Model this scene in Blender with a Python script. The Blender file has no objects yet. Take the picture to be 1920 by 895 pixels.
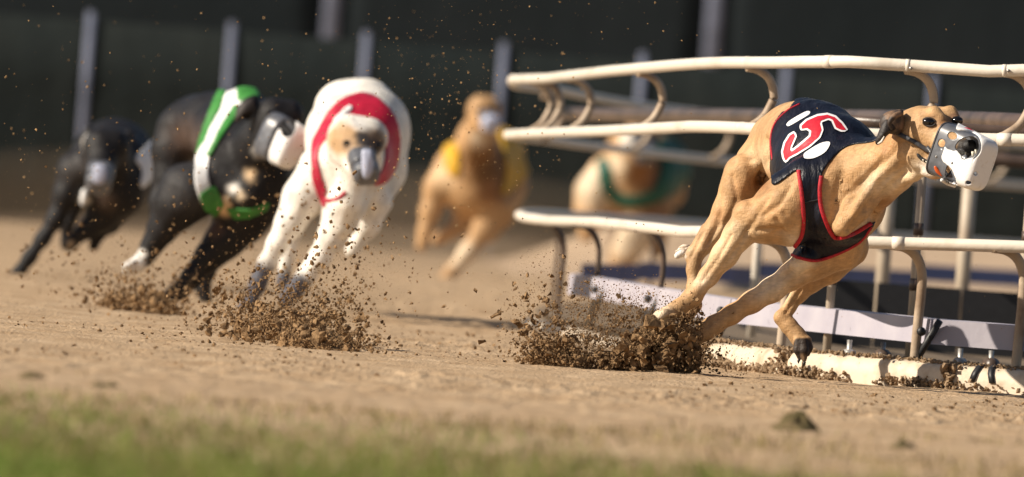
import bpy, bmesh, math, random
import numpy as np
from mathutils import Vector, Matrix
from mathutils.bvhtree import BVHTree

random.seed(7); RNG = np.random.default_rng(11)
scene = bpy.context.scene
COL = scene.collection

# ------------------------------------------------------------------ camera
F = 1920 * 400 / 36.0            # focal length in photograph pixels
CAMH = 0.33
ROLL = math.atan(0.075)
PITCH = math.atan(103 * math.cos(ROLL) / F)
fw = np.array((0, math.cos(PITCH), -math.sin(PITCH)))
u0 = np.array((0, math.sin(PITCH), math.cos(PITCH)))
r0 = np.array((1.0, 0, 0))
rt = math.cos(ROLL) * r0 + math.sin(ROLL) * u0
up = -math.sin(ROLL) * r0 + math.cos(ROLL) * u0
CP = np.array((0, 0, CAMH))
cd = bpy.data.cameras.new('camera'); cam = bpy.data.objects.new('camera', cd); COL.objects.link(cam)
cd.lens = 400; cd.sensor_width = 36; cd.clip_start = 0.1; cd.clip_end = 2000
cam.matrix_world = Matrix(((rt[0], up[0], -fw[0], 0), (rt[1], up[1], -fw[1], 0), (rt[2], up[2], -fw[2], CAMH), (0, 0, 0, 1)))
cd.dof.use_dof = True; cd.dof.focus_distance = 21.2; cd.dof.aperture_fstop = 7.6
scene.camera = cam

# ------------------------------------------------------------------ sky, sun, exposure
SUN = np.array((-0.85, -0.25, 0.58)); SUN = SUN / np.linalg.norm(SUN)
w = bpy.data.worlds.new('World'); scene.world = w; w.use_nodes = True
nt = w.node_tree; bg = nt.nodes['Background']
sky = nt.nodes.new('ShaderNodeTexSky'); sky.sky_type = 'NISHITA'; sky.sun_disc = False
sky.sun_elevation = math.asin(SUN[2]); sky.sun_rotation = math.atan2(SUN[0], SUN[1])
nt.links.new(sky.outputs[0], bg.inputs[0]); bg.inputs[1].default_value = 0.05
sl = bpy.data.lights.new('sun', 'SUN'); sl.energy = 5.0; sl.angle = math.radians(0.5); sl.color = (1, 0.89, 0.74)
so = bpy.data.objects.new('sun', sl); COL.objects.link(so); so.location = (-6, -4, 8)
so.rotation_euler = Vector(-SUN).to_track_quat('-Z', 'Y').to_euler()
scene.view_settings.view_transform = 'Standard'; scene.view_settings.look = 'None'
scene.view_settings.exposure = 0.5; scene.view_settings.gamma = 1
scene.render.engine = 'CYCLES'

# ------------------------------------------------------------------ helpers
def P(px, py, d):
    """world point seen at photograph pixel px,py at depth d"""
    return CP + fw * d + rt * ((px - 960) / F * d) + up * ((447.5 - py) / F * d)
def XY(px, d, z=0.0):
    q = math.sin(PITCH) * d + math.cos(PITCH) * (z - CAMH)
    return ((px - 960) * d / F - math.sin(ROLL) * q) / math.cos(ROLL), d
def to_world(v, d0):
    """dog space (x right, y down, z away; 1 unit = one pixel at depth d0) to world"""
    v = np.asarray(v, float); s = d0 / F
    d = d0 + v[:, 2] * s
    return CP + d[:, None] * fw + ((v[:, 0] - 960) / F * d)[:, None] * rt + ((447.5 - v[:, 1]) / F * d)[:, None] * up
def tag(o, label=None, cat=None, group=None, kind=None):
    if label: o['label'] = label
    if cat: o['category'] = cat
    if group: o['group'] = group
    if kind: o['kind'] = kind
    return o
def empty(name, loc):
    o = bpy.data.objects.new(name, None); COL.objects.link(o); o.location = tuple(float(c) for c in loc)
    o.empty_display_size = 0.1
    return o
ROOTLOC = {}
def wloc(o):
    l = np.zeros(3)
    while o is not None:
        l = l + np.array(o.location); o = o.parent
    return l
def build(name, verts, faces, mat, parent=None, smooth=True):
    v = np.asarray(verts, float)
    if parent is not None: v = v - wloc(parent)
    me = bpy.data.meshes.new(name)
    me.from_pydata(v.tolist(), [], [tuple(int(i) for i in f) for f in faces])
    me.validate(); me.update()
    if smooth: me.polygons.foreach_set('use_smooth', [True] * len(me.polygons))
    if mat: me.materials.append(mat)
    o = bpy.data.objects.new(name, me); COL.objects.link(o)
    if parent is not None: o.parent = parent
    return o
def fast_tris(name, V, T, mat, smooth=False):
    me = bpy.data.meshes.new(name)
    n = len(T)
    me.vertices.add(len(V)); me.vertices.foreach_set('co', np.asarray(V, np.float32).ravel())
    me.loops.add(3 * n); me.loops.foreach_set('vertex_index', np.asarray(T, np.int32).ravel())
    me.polygons.add(n); me.polygons.foreach_set('loop_start', np.arange(0, 3 * n, 3, dtype=np.int32))
    me.polygons.foreach_set('loop_total', np.full(n, 3, np.int32))
    me.polygons.foreach_set('use_smooth', np.full(n, smooth))
    me.update(calc_edges=True); me.materials.append(mat)
    o = bpy.data.objects.new(name, me); COL.objects.link(o)
    return o
def spline(pts, n):
    """Catmull-Rom through pts, n samples per span"""
    p = np.asarray(pts, float); q = np.vstack((2 * p[0] - p[1], p, 2 * p[-1] - p[-2])); out = []
    for i in range(1, len(q) - 2):
        for k in range(n):
            t = k / n
            out.append(0.5 * ((2 * q[i]) + (-q[i-1] + q[i+1]) * t + (2*q[i-1] - 5*q[i] + 4*q[i+1] - q[i+2]) * t*t + (-q[i-1] + 3*q[i] - 3*q[i+1] + q[i+2]) * t**3))
    out.append(p[-1]); return np.array(out)
def tube(pts, rad, seg=10, squash=1.0, cap=True, updir=None):
    p = np.asarray(pts, float); n = len(p)
    r = np.full(n, rad) if np.isscalar(rad) else np.asarray(rad, float)
    V = []; Fc = []
    tg = np.gradient(p, axis=0); tg /= np.linalg.norm(tg, axis=1)[:, None] + 1e-12
    a = np.array((0, 0, 1.0)) if updir is None else np.asarray(updir, float)
    for i in range(n):
        ref = a if abs(tg[i] @ a) < 0.95 else np.array((1.0, 0, 0))
        s = np.cross(tg[i], ref); s /= np.linalg.norm(s); u = np.cross(s, tg[i])
        for k in range(seg):
            th = 2 * math.pi * k / seg
            V.append(p[i] + r[i] * (math.cos(th) * s + squash * math.sin(th) * u))
    for i in range(n - 1):
        for k in range(seg):
            k2 = (k + 1) % seg
            Fc.append((i*seg+k, i*seg+k2, (i+1)*seg+k2, (i+1)*seg+k))
    if cap:
        Fc.append(tuple(range(seg))[::-1]); Fc.append(tuple(range((n-1)*seg, n*seg)))
    return V, Fc
def join(parts):
    V = []; Fc = []
    for v, f in parts:
        o = len(V); V += [tuple(x) for x in v]; Fc += [tuple(i + o for i in q) for q in f]
    return V, Fc
def boxvf(c, ax, ay, az):
    c, ax, ay, az = (np.asarray(q, float) for q in (c, ax, ay, az))
    V = [c + sx*ax + sy*ay + sz*az for sx in (-1, 1) for sy in (-1, 1) for sz in (-1, 1)]
    return V, [(0,1,3,2), (4,6,7,5), (0,4,5,1), (2,3,7,6), (0,2,6,4), (1,5,7,3)]
def ellipsoid(c, R, seg=16, rings=10):
    """R: 3x3 rows = axis vectors with length"""
    c = np.asarray(c, float); R = np.asarray(R, float); V = []; Fc = []
    for i in range(rings + 1):
        ph = math.pi * i / rings
        for k in range(seg):
            th = 2*math.pi*k/seg
            V.append(c + math.sin(ph)*math.cos(th)*R[0] + math.sin(ph)*math.sin(th)*R[1] + math.cos(ph)*R[2])
    for i in range(rings):
        for k in range(seg):
            Fc.append((i*seg+k, i*seg+(k+1) % seg, (i+1)*seg+(k+1) % seg, (i+1)*seg+k))
    return V, Fc
def inpoly(x, y, poly):
    x = np.asarray(x); y = np.asarray(y); p = np.asarray(poly, float); ins = np.zeros(x.shape, bool); j = len(p) - 1
    for i in range(len(p)):
        c = ((p[i,1] > y) != (p[j,1] > y)) & (x < (p[j,0]-p[i,0])*(y-p[i,1])/(p[j,1]-p[i,1]+1e-12)+p[i,0])
        ins ^= c; j = i
    return ins
def smooth_poly(poly, n=6):
    p = list(poly); q = spline([p[-1]] + p + [p[0]], n)
    return q[n:-1]
def ell(cx, cy, rx, ry, rot=0, n=28):
    c, s = math.cos(rot), math.sin(rot)
    return [(cx + rx*math.cos(t)*c - ry*math.sin(t)*s, cy + rx*math.cos(t)*s + ry*math.sin(t)*c) for t in np.linspace(0, 2*math.pi, n, endpoint=False)]

# lattice value noise for numpy
_LAT = RNG.random((256, 256))
def vnoise(x, y, ox=0, oy=0):
    x = np.asarray(x) + ox + 1000; y = np.asarray(y) + oy + 1000
    xi = np.floor(x).astype(int); yi = np.floor(y).astype(int); fx = x - xi; fy = y - yi
    fx = fx*fx*(3-2*fx); fy = fy*fy*(3-2*fy)
    g = lambda a, b: _LAT[a % 256, b % 256]
    return (g(xi, yi)*(1-fx) + g(xi+1, yi)*fx)*(1-fy) + (g(xi, yi+1)*(1-fx) + g(xi+1, yi+1)*fx)*fy - 0.5

# ------------------------------------------------------------------ materials
def mat(name, col, rough=0.7, var=0.0, vscale=30, bump=0.0, bscale=60, stretch=(1, 1, 1), col2=None, spec=0.5, metal=0.0, sheen=0.0, attr=None, detail=6, transmission=0, lo=0.35, hi=0.65):
    m = bpy.data.materials.new(name); m.use_nodes = True; n = m.node_tree; b = n.nodes['Principled BSDF']
    b.inputs['Roughness'].default_value = rough; b.inputs['Specular IOR Level'].default_value = spec
    b.inputs['Metallic'].default_value = metal; b.inputs['Sheen Weight'].default_value = sheen
    b.inputs['Base Color'].default_value = (*col, 1)
    tc = n.nodes.new('ShaderNodeTexCoord'); mp = n.nodes.new('ShaderNodeMapping'); mp.inputs['Scale'].default_value = stretch
    n.links.new(tc.outputs['Object'], mp.inputs[0])
    base = None
    if attr:
        a = n.nodes.new('ShaderNodeAttribute'); a.attribute_name = attr; base = a.outputs['Color']
    if var > 0 or col2:
        nz = n.nodes.new('ShaderNodeTexNoise'); nz.inputs['Scale'].default_value = vscale; nz.inputs['Detail'].default_value = detail
        n.links.new(mp.outputs[0], nz.inputs['Vector'])
        rmp = n.nodes.new('ShaderNodeMapRange'); rmp.inputs[1].default_value = lo; rmp.inputs[2].default_value = hi
        n.links.new(nz.outputs[0], rmp.inputs[0])
        mx = n.nodes.new('ShaderNodeMix'); mx.data_type = 'RGBA'
        if col2:
            mx.inputs[6].default_value = (*col, 1); mx.inputs[7].default_value = (*col2, 1); n.links.new(rmp.outputs[0], mx.inputs[0])
        else:
            mx.blend_type = 'MULTIPLY'; mx.inputs[0].default_value = 1
            rmp.inputs[3].default_value = 1 - var; rmp.inputs[4].default_value = 1 + var
            if base is not None: n.links.new(base, mx.inputs[6])
            else: mx.inputs[6].default_value = (*col, 1)
            n.links.new(rmp.outputs[0], mx.inputs[7])
        base = mx.outputs[2]
    if base is not None: n.links.new(base, b.inputs['Base Color'])
    if bump > 0:
        nb = n.nodes.new('ShaderNodeTexNoise'); nb.inputs['Scale'].default_value = bscale; nb.inputs['Detail'].default_value = 5
        n.links.new(mp.outputs[0], nb.inputs['Vector'])
        bp = n.nodes.new('ShaderNodeBump'); bp.inputs['Strength'].default_value = 1; bp.inputs['Distance'].default_value = bump
        n.links.new(nb.outputs[0], bp.inputs['Height']); n.links.new(bp.outputs[0], b.inputs['Normal'])
    return m
M = {}
M['sand'] = mat('sand', (0.365, 0.248, 0.145), 0.95, bump=0.005, bscale=120, col2=(0.485, 0.352, 0.225), vscale=9, spec=0.1, stretch=(1, .5, 1), detail=10)
M['clod'] = mat('clod', (0.11, 0.066, 0.034), 0.95, col2=(0.31, 0.195, 0.10), vscale=70, bump=0.002, bscale=300, spec=0.1)
M['turf'] = mat('turf', (0.07, 0.06, 0.025), 0.95, col2=(0.15, 0.11, 0.06), vscale=40, spec=.1)
M['grit'] = mat('grit', (0.33, 0.21, 0.10), 0.9, var=.3, vscale=40, spec=.2)
M['bank'] = mat('bank', (0.40, 0.29, 0.19), 0.95, bump=0.006, bscale=40, col2=(0.5, 0.37, 0.26), vscale=5, spec=0.1)
M['infield'] = mat('infield', (0.13, 0.10, 0.07), 0.9, bump=0.004, bscale=40, col2=(0.22, 0.165, 0.115), vscale=6, spec=0.2)
M['soil'] = mat('soil', (0.22, 0.15, 0.09), 0.95, bump=0.006, bscale=70, col2=(0.35, 0.25, 0.16), vscale=14, spec=0.1)
M['grass'] = mat('grass', (0.09, 0.155, 0.018), 0.7, col2=(0.17, 0.19, 0.045), vscale=3, spec=0.2, lo=.3, hi=.7)
M['drygrass'] = mat('drygrass', (0.27, 0.19, 0.10), 0.8, col2=(0.19, 0.17, 0.06), vscale=5, spec=0.2)
M['screen'] = mat('screen', (0.010, 0.015, 0.016), 0.9, col2=(0.017, 0.021, 0.020), vscale=1.2, bump=0.01, bscale=8, spec=0.15)
M['screen2'] = mat('screen2', (0.011, 0.016, 0.019), 0.9, col2=(0.016, 0.021, 0.024), vscale=0.7, bump=0.01, bscale=5, spec=0.15)
M['postgrey'] = mat('postgrey', (0.15, 0.17, 0.24), 0.6, var=.2, vscale=8)
M['rail'] = mat('rail', (0.74, 0.67, 0.57), 0.42, col2=(0.46, 0.37, 0.27), vscale=11, bump=0.0008, bscale=70, lo=.55, hi=.85, stretch=(1, .35, 1), detail=9)
M['postcream'] = mat('postcream', (0.50, 0.42, 0.32), 0.5, col2=(0.38, 0.30, 0.22), vscale=14, bump=.0006, bscale=90)
M['bracket'] = mat('bracket', (0.46, 0.36, 0.26), 0.6, col2=(0.24, 0.16, 0.10), vscale=16, lo=.45, hi=.7, bump=.0006, bscale=120)
M['rust_shade'] = mat('rust_shade', (0.055, 0.038, 0.03), 0.38, col2=(0.12, 0.08, 0.06), vscale=12, bump=.0006, bscale=120)
M['board'] = mat('board', (0.37, 0.345, 0.40), 0.6, col2=(0.45, 0.42, 0.46), vscale=8, bump=.0008, bscale=60)
M['shadeboard'] = mat('shadeboard', (0.07, 0.10, 0.28), 0.5, var=.2, vscale=6)  # shaded copy of board: the far ledge's shade is put into its colour
M['kerb'] = mat('kerb', (0.64, 0.54, 0.41), 0.6, col2=(0.42, 0.31, 0.20), vscale=26, lo=.46, hi=.72, bump=.001, bscale=80)
M['black'] = mat('black', (0.012, 0.012, 0.014), 0.5, var=.2, vscale=60)
M['metal'] = mat('metal', (0.45, 0.43, 0.40), 0.4, var=.3, vscale=60, metal=.6)
M['coat'] = mat('coat', (0.5, 0.3, 0.15), 0.52, attr='coat', var=.17, vscale=70, bump=0.0011, bscale=420, stretch=(1, 1, .35), spec=.22, sheen=.0, lo=.3, hi=.7)
def coat_material():
    m = M['coat']; n = m.node_tree; bs = n.nodes['Principled BSDF']; bp = [x for x in n.nodes if x.type == 'BUMP'][0]
    tc = [x for x in n.nodes if x.type == 'TEX_COORD'][0]
    def nz(scale, st, rot):
        mp = n.nodes.new('ShaderNodeMapping'); mp.inputs['Scale'].default_value = st; mp.inputs['Rotation'].default_value = rot; n.links.new(tc.outputs['Object'], mp.inputs[0])
        t = n.nodes.new('ShaderNodeTexNoise'); t.inputs['Scale'].default_value = scale; t.inputs['Detail'].default_value = 4; n.links.new(mp.outputs[0], t.inputs['Vector']); return t
    t1 = nz(34, (1, 1, 1), (0, 0, 0)); b1 = n.nodes.new('ShaderNodeBump'); b1.inputs['Distance'].default_value = .0045; b1.inputs['Strength'].default_value = .8; n.links.new(t1.outputs[0], b1.inputs['Height'])
    t2 = nz(300, (.16, 1, 1), (0, .8, 0)); b2 = n.nodes.new('ShaderNodeBump'); b2.inputs['Distance'].default_value = .0010; b2.inputs['Strength'].default_value = 1; n.links.new(t2.outputs[0], b2.inputs['Height']); n.links.new(b1.outputs[0], b2.inputs['Normal'])
    n.links.new(b2.outputs[0], bp.inputs['Normal'])
    t3 = nz(16, (1, 1, 1), (0, 0, 0)); r = n.nodes.new('ShaderNodeMapRange'); r.inputs[1].default_value = .3; r.inputs[2].default_value = .7; r.inputs[3].default_value = .8; r.inputs[4].default_value = 1.15; n.links.new(t3.outputs[0], r.inputs[0])
    t4 = nz(260, (.14, 1, 1), (0, .8, 0)); r4 = n.nodes.new('ShaderNodeMapRange'); r4.inputs[1].default_value = .3; r4.inputs[2].default_value = .7; r4.inputs[3].default_value = .86; r4.inputs[4].default_value = 1.12; n.links.new(t4.outputs[0], r4.inputs[0])
    old = bs.inputs['Base Color'].links[0].from_socket
    for q in (r, r4):
        mx = n.nodes.new('ShaderNodeMix'); mx.data_type = 'RGBA'; mx.blend_type = 'MULTIPLY'; mx.inputs[0].default_value = 1; n.links.new(old, mx.inputs[6]); n.links.new(q.outputs[0], mx.inputs[7]); old = mx.outputs[2]
    n.links.new(old, bs.inputs['Base Color'])
coat_material()
M['vest'] = mat('vest', (0.005, 0.006, 0.013), 0.42, var=.2, vscale=90, bump=0.010, bscale=24, stretch=(1.6, .8, .55), spec=.3)
M['redtrim'] = mat('redtrim', (0.42, 0.008, 0.02), 0.6, var=.25, vscale=200, bump=.001, bscale=600)
M['red'] = mat('red', (0.52, 0.012, 0.028), 0.5, var=.12, vscale=60, bump=0.003, bscale=40)
M['white'] = mat('white', (0.76, 0.76, 0.76), 0.5, var=.06, vscale=60, bump=0.002, bscale=40)
M['green'] = mat('green', (0.035, 0.20, 0.03), 0.55, var=.15, vscale=40, bump=0.003, bscale=40)
M['teal'] = mat('teal', (0.003, 0.07, 0.04), 0.55, var=.15, vscale=40, bump=0.003, bscale=40)
M['yellow'] = mat('yellow', (0.55, 0.31, 0.015), 0.55, var=.15, vscale=40, bump=0.003, bscale=40)
M['crimson'] = mat('crimson', (0.42, 0.008, 0.035), 0.5, var=.12, vscale=40, bump=0.003, bscale=40)
M['plastic'] = mat('plastic', (0.80, 0.79, 0.78), 0.4, col2=(0.66, 0.61, 0.55), vscale=70, lo=.58, hi=.8, bump=.0006, bscale=150)
M['greyplastic'] = mat('greyplastic', (0.10, 0.105, 0.12), 0.33, var=.3, vscale=60, spec=.6)
M['tuft'] = mat('tuft', (0.72, 0.62, 0.5), 0.7, var=.15, vscale=90)
M['lavender'] = mat('lavender', (0.42, 0.45, 0.58), 0.45, var=.15, vscale=60)
M['leather'] = mat('leather', (0.045, 0.045, 0.05), 0.45, var=.3, vscale=120, bump=.0005, bscale=300)
M['eye'] = mat('eye', (0.006, 0.004, 0.003), 0.06, spec=.7)
M['nose'] = mat('nose', (0.012, 0.011, 0.012), 0.6, bump=.001, bscale=400)
M['tooth'] = mat('tooth', (0.75, 0.70, 0.58), 0.3, var=.1, vscale=200)
M['orange'] = mat('orange', (0.65, 0.10, 0.01), 0.5, var=.1, vscale=100)
M['ear'] = mat('ear', (0.22, 0.13, 0.075), 0.6, col2=(0.04, 0.028, 0.022), vscale=40, lo=.4, hi=.55, bump=.001, bscale=200)
M['earrim'] = mat('earrim', (0.02, 0.014, 0.012), 0.6, var=.3, vscale=100, bump=.001, bscale=200)
M['claw'] = mat('claw', (0.03, 0.024, 0.02), 0.5, var=.3, vscale=100)

# ------------------------------------------------------------------ ground
def gh(x, y):
    f = np.clip((y - 11) / 3, 0, 1)
    h = 0.008 * vnoise(x*1.3, y*.8) + 0.004 * vnoise(x*6, y*2.6, 31) + 0.003 * vnoise(x*17, y*9, 7, 3) + 0.0035 * vnoise(x*45, y*22, 3, 9)
    rough = np.clip(vnoise(x*1.1, y*.7, 55, 8)*2.2 + .35, 0.08, 1)
    h += 0.007 * rough * np.maximum(vnoise(x*30, y*16, 77, 5) - .2, 0) * 3 + 0.006 * rough * vnoise(x*75, y*40, 21, 2)
    return h * f
gx = np.concatenate((np.linspace(-60, -2.2, 24)[:-1], np.linspace(-2.2, -1.2, 20)[:-1], np.arange(-1.2, 1.3, .0085), np.linspace(1.3, 2.4, 20), np.linspace(2.4, 60, 24)[1:]))
gy = np.concatenate((np.linspace(-20, 11, 12)[:-1], np.linspace(11, 17.5, 60)[:-1], np.arange(17.5, 23, .0125), np.linspace(23, 32, 130)[:-1], np.linspace(32, 75, 60)))
GX, GY = np.meshgrid(gx, gy); edge = np.clip((2.4 - np.abs(GX)) / .8, 0, 1)
GZ = gh(GX, GY) * edge * np.clip((45 - GY) / 10, 0, 1)
nx, ny = len(gx), len(gy)
idx = np.arange(nx*ny).reshape(ny, nx)
a, b, c, d_ = idx[:-1, :-1].ravel(), idx[:-1, 1:].ravel(), idx[1:, 1:].ravel(), idx[1:, :-1].ravel()
T = np.vstack((np.stack((a, b, c), 1), np.stack((a, c, d_), 1)))
tr = fast_tris('dirt_track', np.stack((GX.ravel(), GY.ravel(), GZ.ravel()), 1), T, M['sand'], True)
tag(tr, 'raked tan sand of the racing track', kind='structure')
gr = build('ground', [(-600, -200, -.03), (600, -200, -.03), (600, 900, -.03), (-600, 900, -.03)], [(0, 1, 2, 3)], M['soil'])
tag(gr, kind='structure')

# rail plan line, near side from the tangent point to the right, and far side behind it
near = [(950, 28.4), (968, 27.7), (1040, 26.6), (1120, 25.6), (1250, 23.9), (1330, 23.1), (1450, 22.3), (1540, 21.95), (1735, 21.88), (1930, 21.82), (2300, 21.75)]
far = [(950, 28.4), (958, 29.4), (1000, 31.0), (1090, 32.6), (1220, 34.0), (1370, 35.2), (1600, 36.6), (1900, 38.0), (2300, 39.5)]
NP = np.array([XY(p, d, .4) for p, d in near]); FP = np.array([XY(p, d, .4) for p, d in far])
NPX = np.array([p for p, d in near])
loop = np.vstack((NP[::-1], FP[1:]))
path = spline(loop, 10)
INW = np.array((0.93, 0.36))
def path_near(px):
    return np.array([np.interp(px, NPX, NP[:, i]) for i in (0, 1)])
def path_far(px):
    return np.array([np.interp(px, [p for p, d in far], FP[:, i]) for i in (0, 1)])
inf = [tuple(p + np.array((.10, .06))) for p in path]
vb = [(x, y, 0.014) for x, y in inf]
infv = vb + [(40, 40, .014), (40, 21.9, .014)]
bm = bmesh.new(); vs = [bm.verts.new(v) for v in infv]; bm.faces.new(vs); bmesh.ops.triangulate(bm, faces=bm.faces[:])
me = bpy.data.meshes.new('infield'); bm.to_mesh(me); bm.free(); me.materials.append(M['infield'])
io = bpy.data.objects.new('infield', me); COL.objects.link(io); tag(io, 'dark infield ground inside the rail', kind='structure')

# raised sand bank behind the far rail
bx = np.linspace(-.2, 6, 50); by = np.linspace(41.0, 47.5, 14); V = []; Fc = []
for j, y in enumerate(by):
    for i, x in enumerate(bx):
        t = j / 13; e = min(1, max(0, (x + .2) / .8)); e = e*e*(3-2*e)
        V.append((x, y, -.02 + (0.245*e) * math.sin(min(1, t*1.6) * math.pi/2) + .02*float(vnoise(np.array([x*2]), np.array([y*1.0]))[0])))
for j in range(13):
    for i in range(49): Fc.append((j*50+i, j*50+i+1, (j+1)*50+i+1, (j+1)*50+i))
tag(build('sand_bank', V, Fc, M['bank']), 'low bank of tan sand beyond the far rail', kind='structure')

# ------------------------------------------------------------------ fences
fr = empty('screen_fence', (*XY(960, 50, 0), 0)); tag(fr, 'low dark green screened fence with grey posts behind the running dogs', 'fence')
fpx = [-1700, -1440, -1170, -900, -630, -360, -100, 160, 425, 677, 935, 1195, 1465, 1740] + [2010 + 270*k for k in range(14)]
FD = 49.5; ZT = 0.93
fx = [XY(p, FD, .6)[0] for p in fpx]
for i in range(len(fx) - 1):
    n = 14; V = []; Fc = []
    for k in range(n + 1):
        x = fx[i] + (fx[i+1] - fx[i]) * k / n
        for z, o in ((0, .02), (.3, .0), (.62, .015), (ZT - .03, 0)):
            V.append((x, FD + .006 + o*.3 + .004*math.sin(k*1.7 + i*2 + z*5), z))
    for k in range(n):
        for q in range(3): Fc.append((k*4+q, k*4+4+q, k*4+5+q, k*4+1+q))
    po = build('screen_panel', V, Fc, M['screen'], fr)
    md = po.modifiers.new('thick', 'SOLIDIFY'); md.thickness = .01
for x in fx:
    V, Fc = join([tube([(x, FD, -.02), (x, FD, .5), (x, FD, ZT)], .017, 12), ellipsoid((x, FD, ZT), np.diag((.019, .019, .012)), 12, 6)])
    V = [(p[0], FD + (p[1] - FD)*.25, p[2]) for p in V]; build('post', V, Fc, M['postgrey'], fr)
V, Fc = tube([(fx[0], FD + .02, ZT - .04), (fx[-1], FD + .02, ZT - .04)], .002, 8); 0

bf = empty('back_fence', (*XY(960, 66, 0), 0)); tag(bf, 'tall dark windbreak wall with wide grey posts at the very back', 'fence')
bpx = [-2230, -1515, -800, -100, 615, 1330] + [2045 + 715*k for k in range(7)]; BD = 66
bxx = [XY(p, BD, 1)[0] for p in bpx]
for i in range(len(bxx) - 1):
    n = 10; V = []; Fc = []
    for k in range(n + 1):
        x = bxx[i] + (bxx[i+1] - bxx[i]) * k / n
        for z in (0, .9, 1.9, 3.2): V.append((x, BD + .1 + .006*math.sin(k*1.3 + i + z*2), z))
    for k in range(n):
        for q in range(3): Fc.append((k*4+q, k*4+4+q, k*4+5+q, k*4+1+q))
    po = build('wall_panel', V, Fc, M['screen2'], bf); md = po.modifiers.new('thick', 'SOLIDIFY'); md.thickness = .02
for x in bxx:
    V, Fc = tube([(x, BD, 0), (x, BD, 1.6), (x, BD, 3.25)], .045, 12); V = [(p[0], BD + .085 + (p[1] - BD)*.2, p[2]) for p in V]; build('post', V, Fc, M['postgrey'], bf)

# ------------------------------------------------------------------ lure rail
ZTOP, ZMID, ZLOW = 0.608, 0.472, 0.268
base = path[len(path)//2]
rail = empty('lure_rail', (base[0], base[1], 0)); tag(rail, 'cream pipe lure rail curving round the inside of the bend', 'rail')
p3 = lambda xy, z: (float(xy[0]), float(xy[1]), float(z))
# polyline of straight pipes with soft kinks: small height errors as the real one has
def rise(p):
    return 0.019 * min(1.6, max(0, (p[0] - .56) / .40)) if p[1] < 23 else -0.020 * min(1, (p[1] - 23) / 5)
def tuck(p):
    return 0.045 * math.exp(-((p[1] - 28.4) / 2.2)**2)
def rail_line(z, seed, amp):
    r = np.random.default_rng(seed); n = len(path); w_ = np.interp(np.arange(n), np.linspace(0, n-1, 14), r.normal(0, amp, 14))
    return [p3((p[0] + (tuck(p) if z < .3 else 0), p[1]), z + e + rise(p)) for p, e in zip(path, w_)]
for nm, z, sd, rr in (('top_rail', ZTOP, 3, .0120), ('middle_rail', ZMID, 5, .0124), ('lower_rail', ZLOW, 8, .0124)):
    V, Fc = tube(rail_line(z, sd, .004), rr, 14); o = build(nm, V, Fc, M['rail'], rail)
    # sleeve couplings along the pipe
    for px in ((955, 1545, 2010) if nm == 'top_rail' else (955, 1105, 1880) if nm == 'middle_rail' else (985, 1125, 1700)):
        q = path_near(px); q2 = path_near(px + 12)
        ln = np.array(rail_line(z, sd, .004)); j = int(np.argmin(np.hypot(ln[:, 0]-q[0], ln[:, 1]-q[1])))
        j = min(max(j, 1), len(ln) - 2); dirn = ln[j+1] - ln[j-1]; dirn /= np.linalg.norm(dirn)
        V, Fc = tube([ln[j] - dirn*.012, ln[j] + dirn*.012], rr + .0008, 14); build('coupling', V, Fc, M['rail'], o)
def bracket(q, s=1.0):
    g = lambda n, z: (q[0] + INW[0]*n*s, q[1] + INW[1]*n*s, z + rise(q))
    pts = spline([g(-.005, ZTOP - .012), g(.022, ZTOP - .016), g(.046, ZTOP - .032), g(.058, ZTOP - .062), g(.054, ZMID + .055), g(.038, ZMID + .026), g(.012, ZMID + .006), g(0, ZMID)], 5)
    return tube(pts, .0088, 10)
def lowpost(q, rr=.0098):
    q = np.array((q[0] + tuck(q), q[1]))
    g = lambda n, z: (q[0] + INW[0]*n, q[1] + INW[1]*n, z + rise(q)*(z > .15))
    pts = spline([g(-.01, ZLOW - .010), g(.02, ZLOW - .013), g(.044, ZLOW - .028), g(.058, ZLOW - .058), g(.060, ZLOW - .10), g(.058, .12), g(.055, -.01)], 5)
    return tube(pts, rr, 10)
LT = np.array(rail_line(ZTOP, 3, .004)); LM = np.array(rail_line(ZMID, 5, .004)); LL = np.array(rail_line(ZLOW, 8, .004))
def clamp(ln, q, rr, parent):
    j = min(max(int(np.argmin(np.hypot(ln[:, 0]-q[0], ln[:, 1]-q[1]))), 1), len(ln) - 2); t = ln[j+1] - ln[j-1]; t /= np.linalg.norm(t)
    s_ = np.dot(np.array((q[0], q[1], ln[j][2])) - ln[j], t); p_ = ln[j] + t*s_
    V, Fc = tube([p_ - t*.004, p_ + t*.004], rr - .0007, 14); o = build('clamp', V, Fc, M['rail'], parent)
for px in (985, 1003, 1058, 1190, 1392, 1688, 1870, 2100):
    V, Fc = bracket(path_near(px)); br = build('bracket', V, Fc, M['bracket'], rail)
    q = path_near(px); clamp(LT, q, .0134, br); clamp(LM, q, .0138, br)
    V, Fc = tube([(q[0] + .004, q[1] - .022, ZTOP + rise(q) - .008), (q[0] + .004, q[1] - .008, ZTOP + rise(q) - .008)], .0034, 6); build('bolt', V, Fc, M['metal'], br)
for px in (1010, 1180, 1330, 1620, 1850):
    V, Fc = bracket(path_far(px)); build('bracket', V, Fc, M['bracket'], rail)
for px in (1002, 1080, 1210, 1440, 1690, 1880, 2120):
    V, Fc = lowpost(path_near(px), .0098 if px > 1400 else .0066); build('leg', V, Fc, M['bracket'] if px > 1400 else M['rust_shade'], rail)  # left legs thinner and darker: rust and shade both in their colour
for px in (1015, 1200, 1400, 1700):
    V, Fc = lowpost(path_far(px), .0066); build('leg', V, Fc, M['rust_shade'], rail)  # far legs in the same darkened colour, shade included
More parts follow.
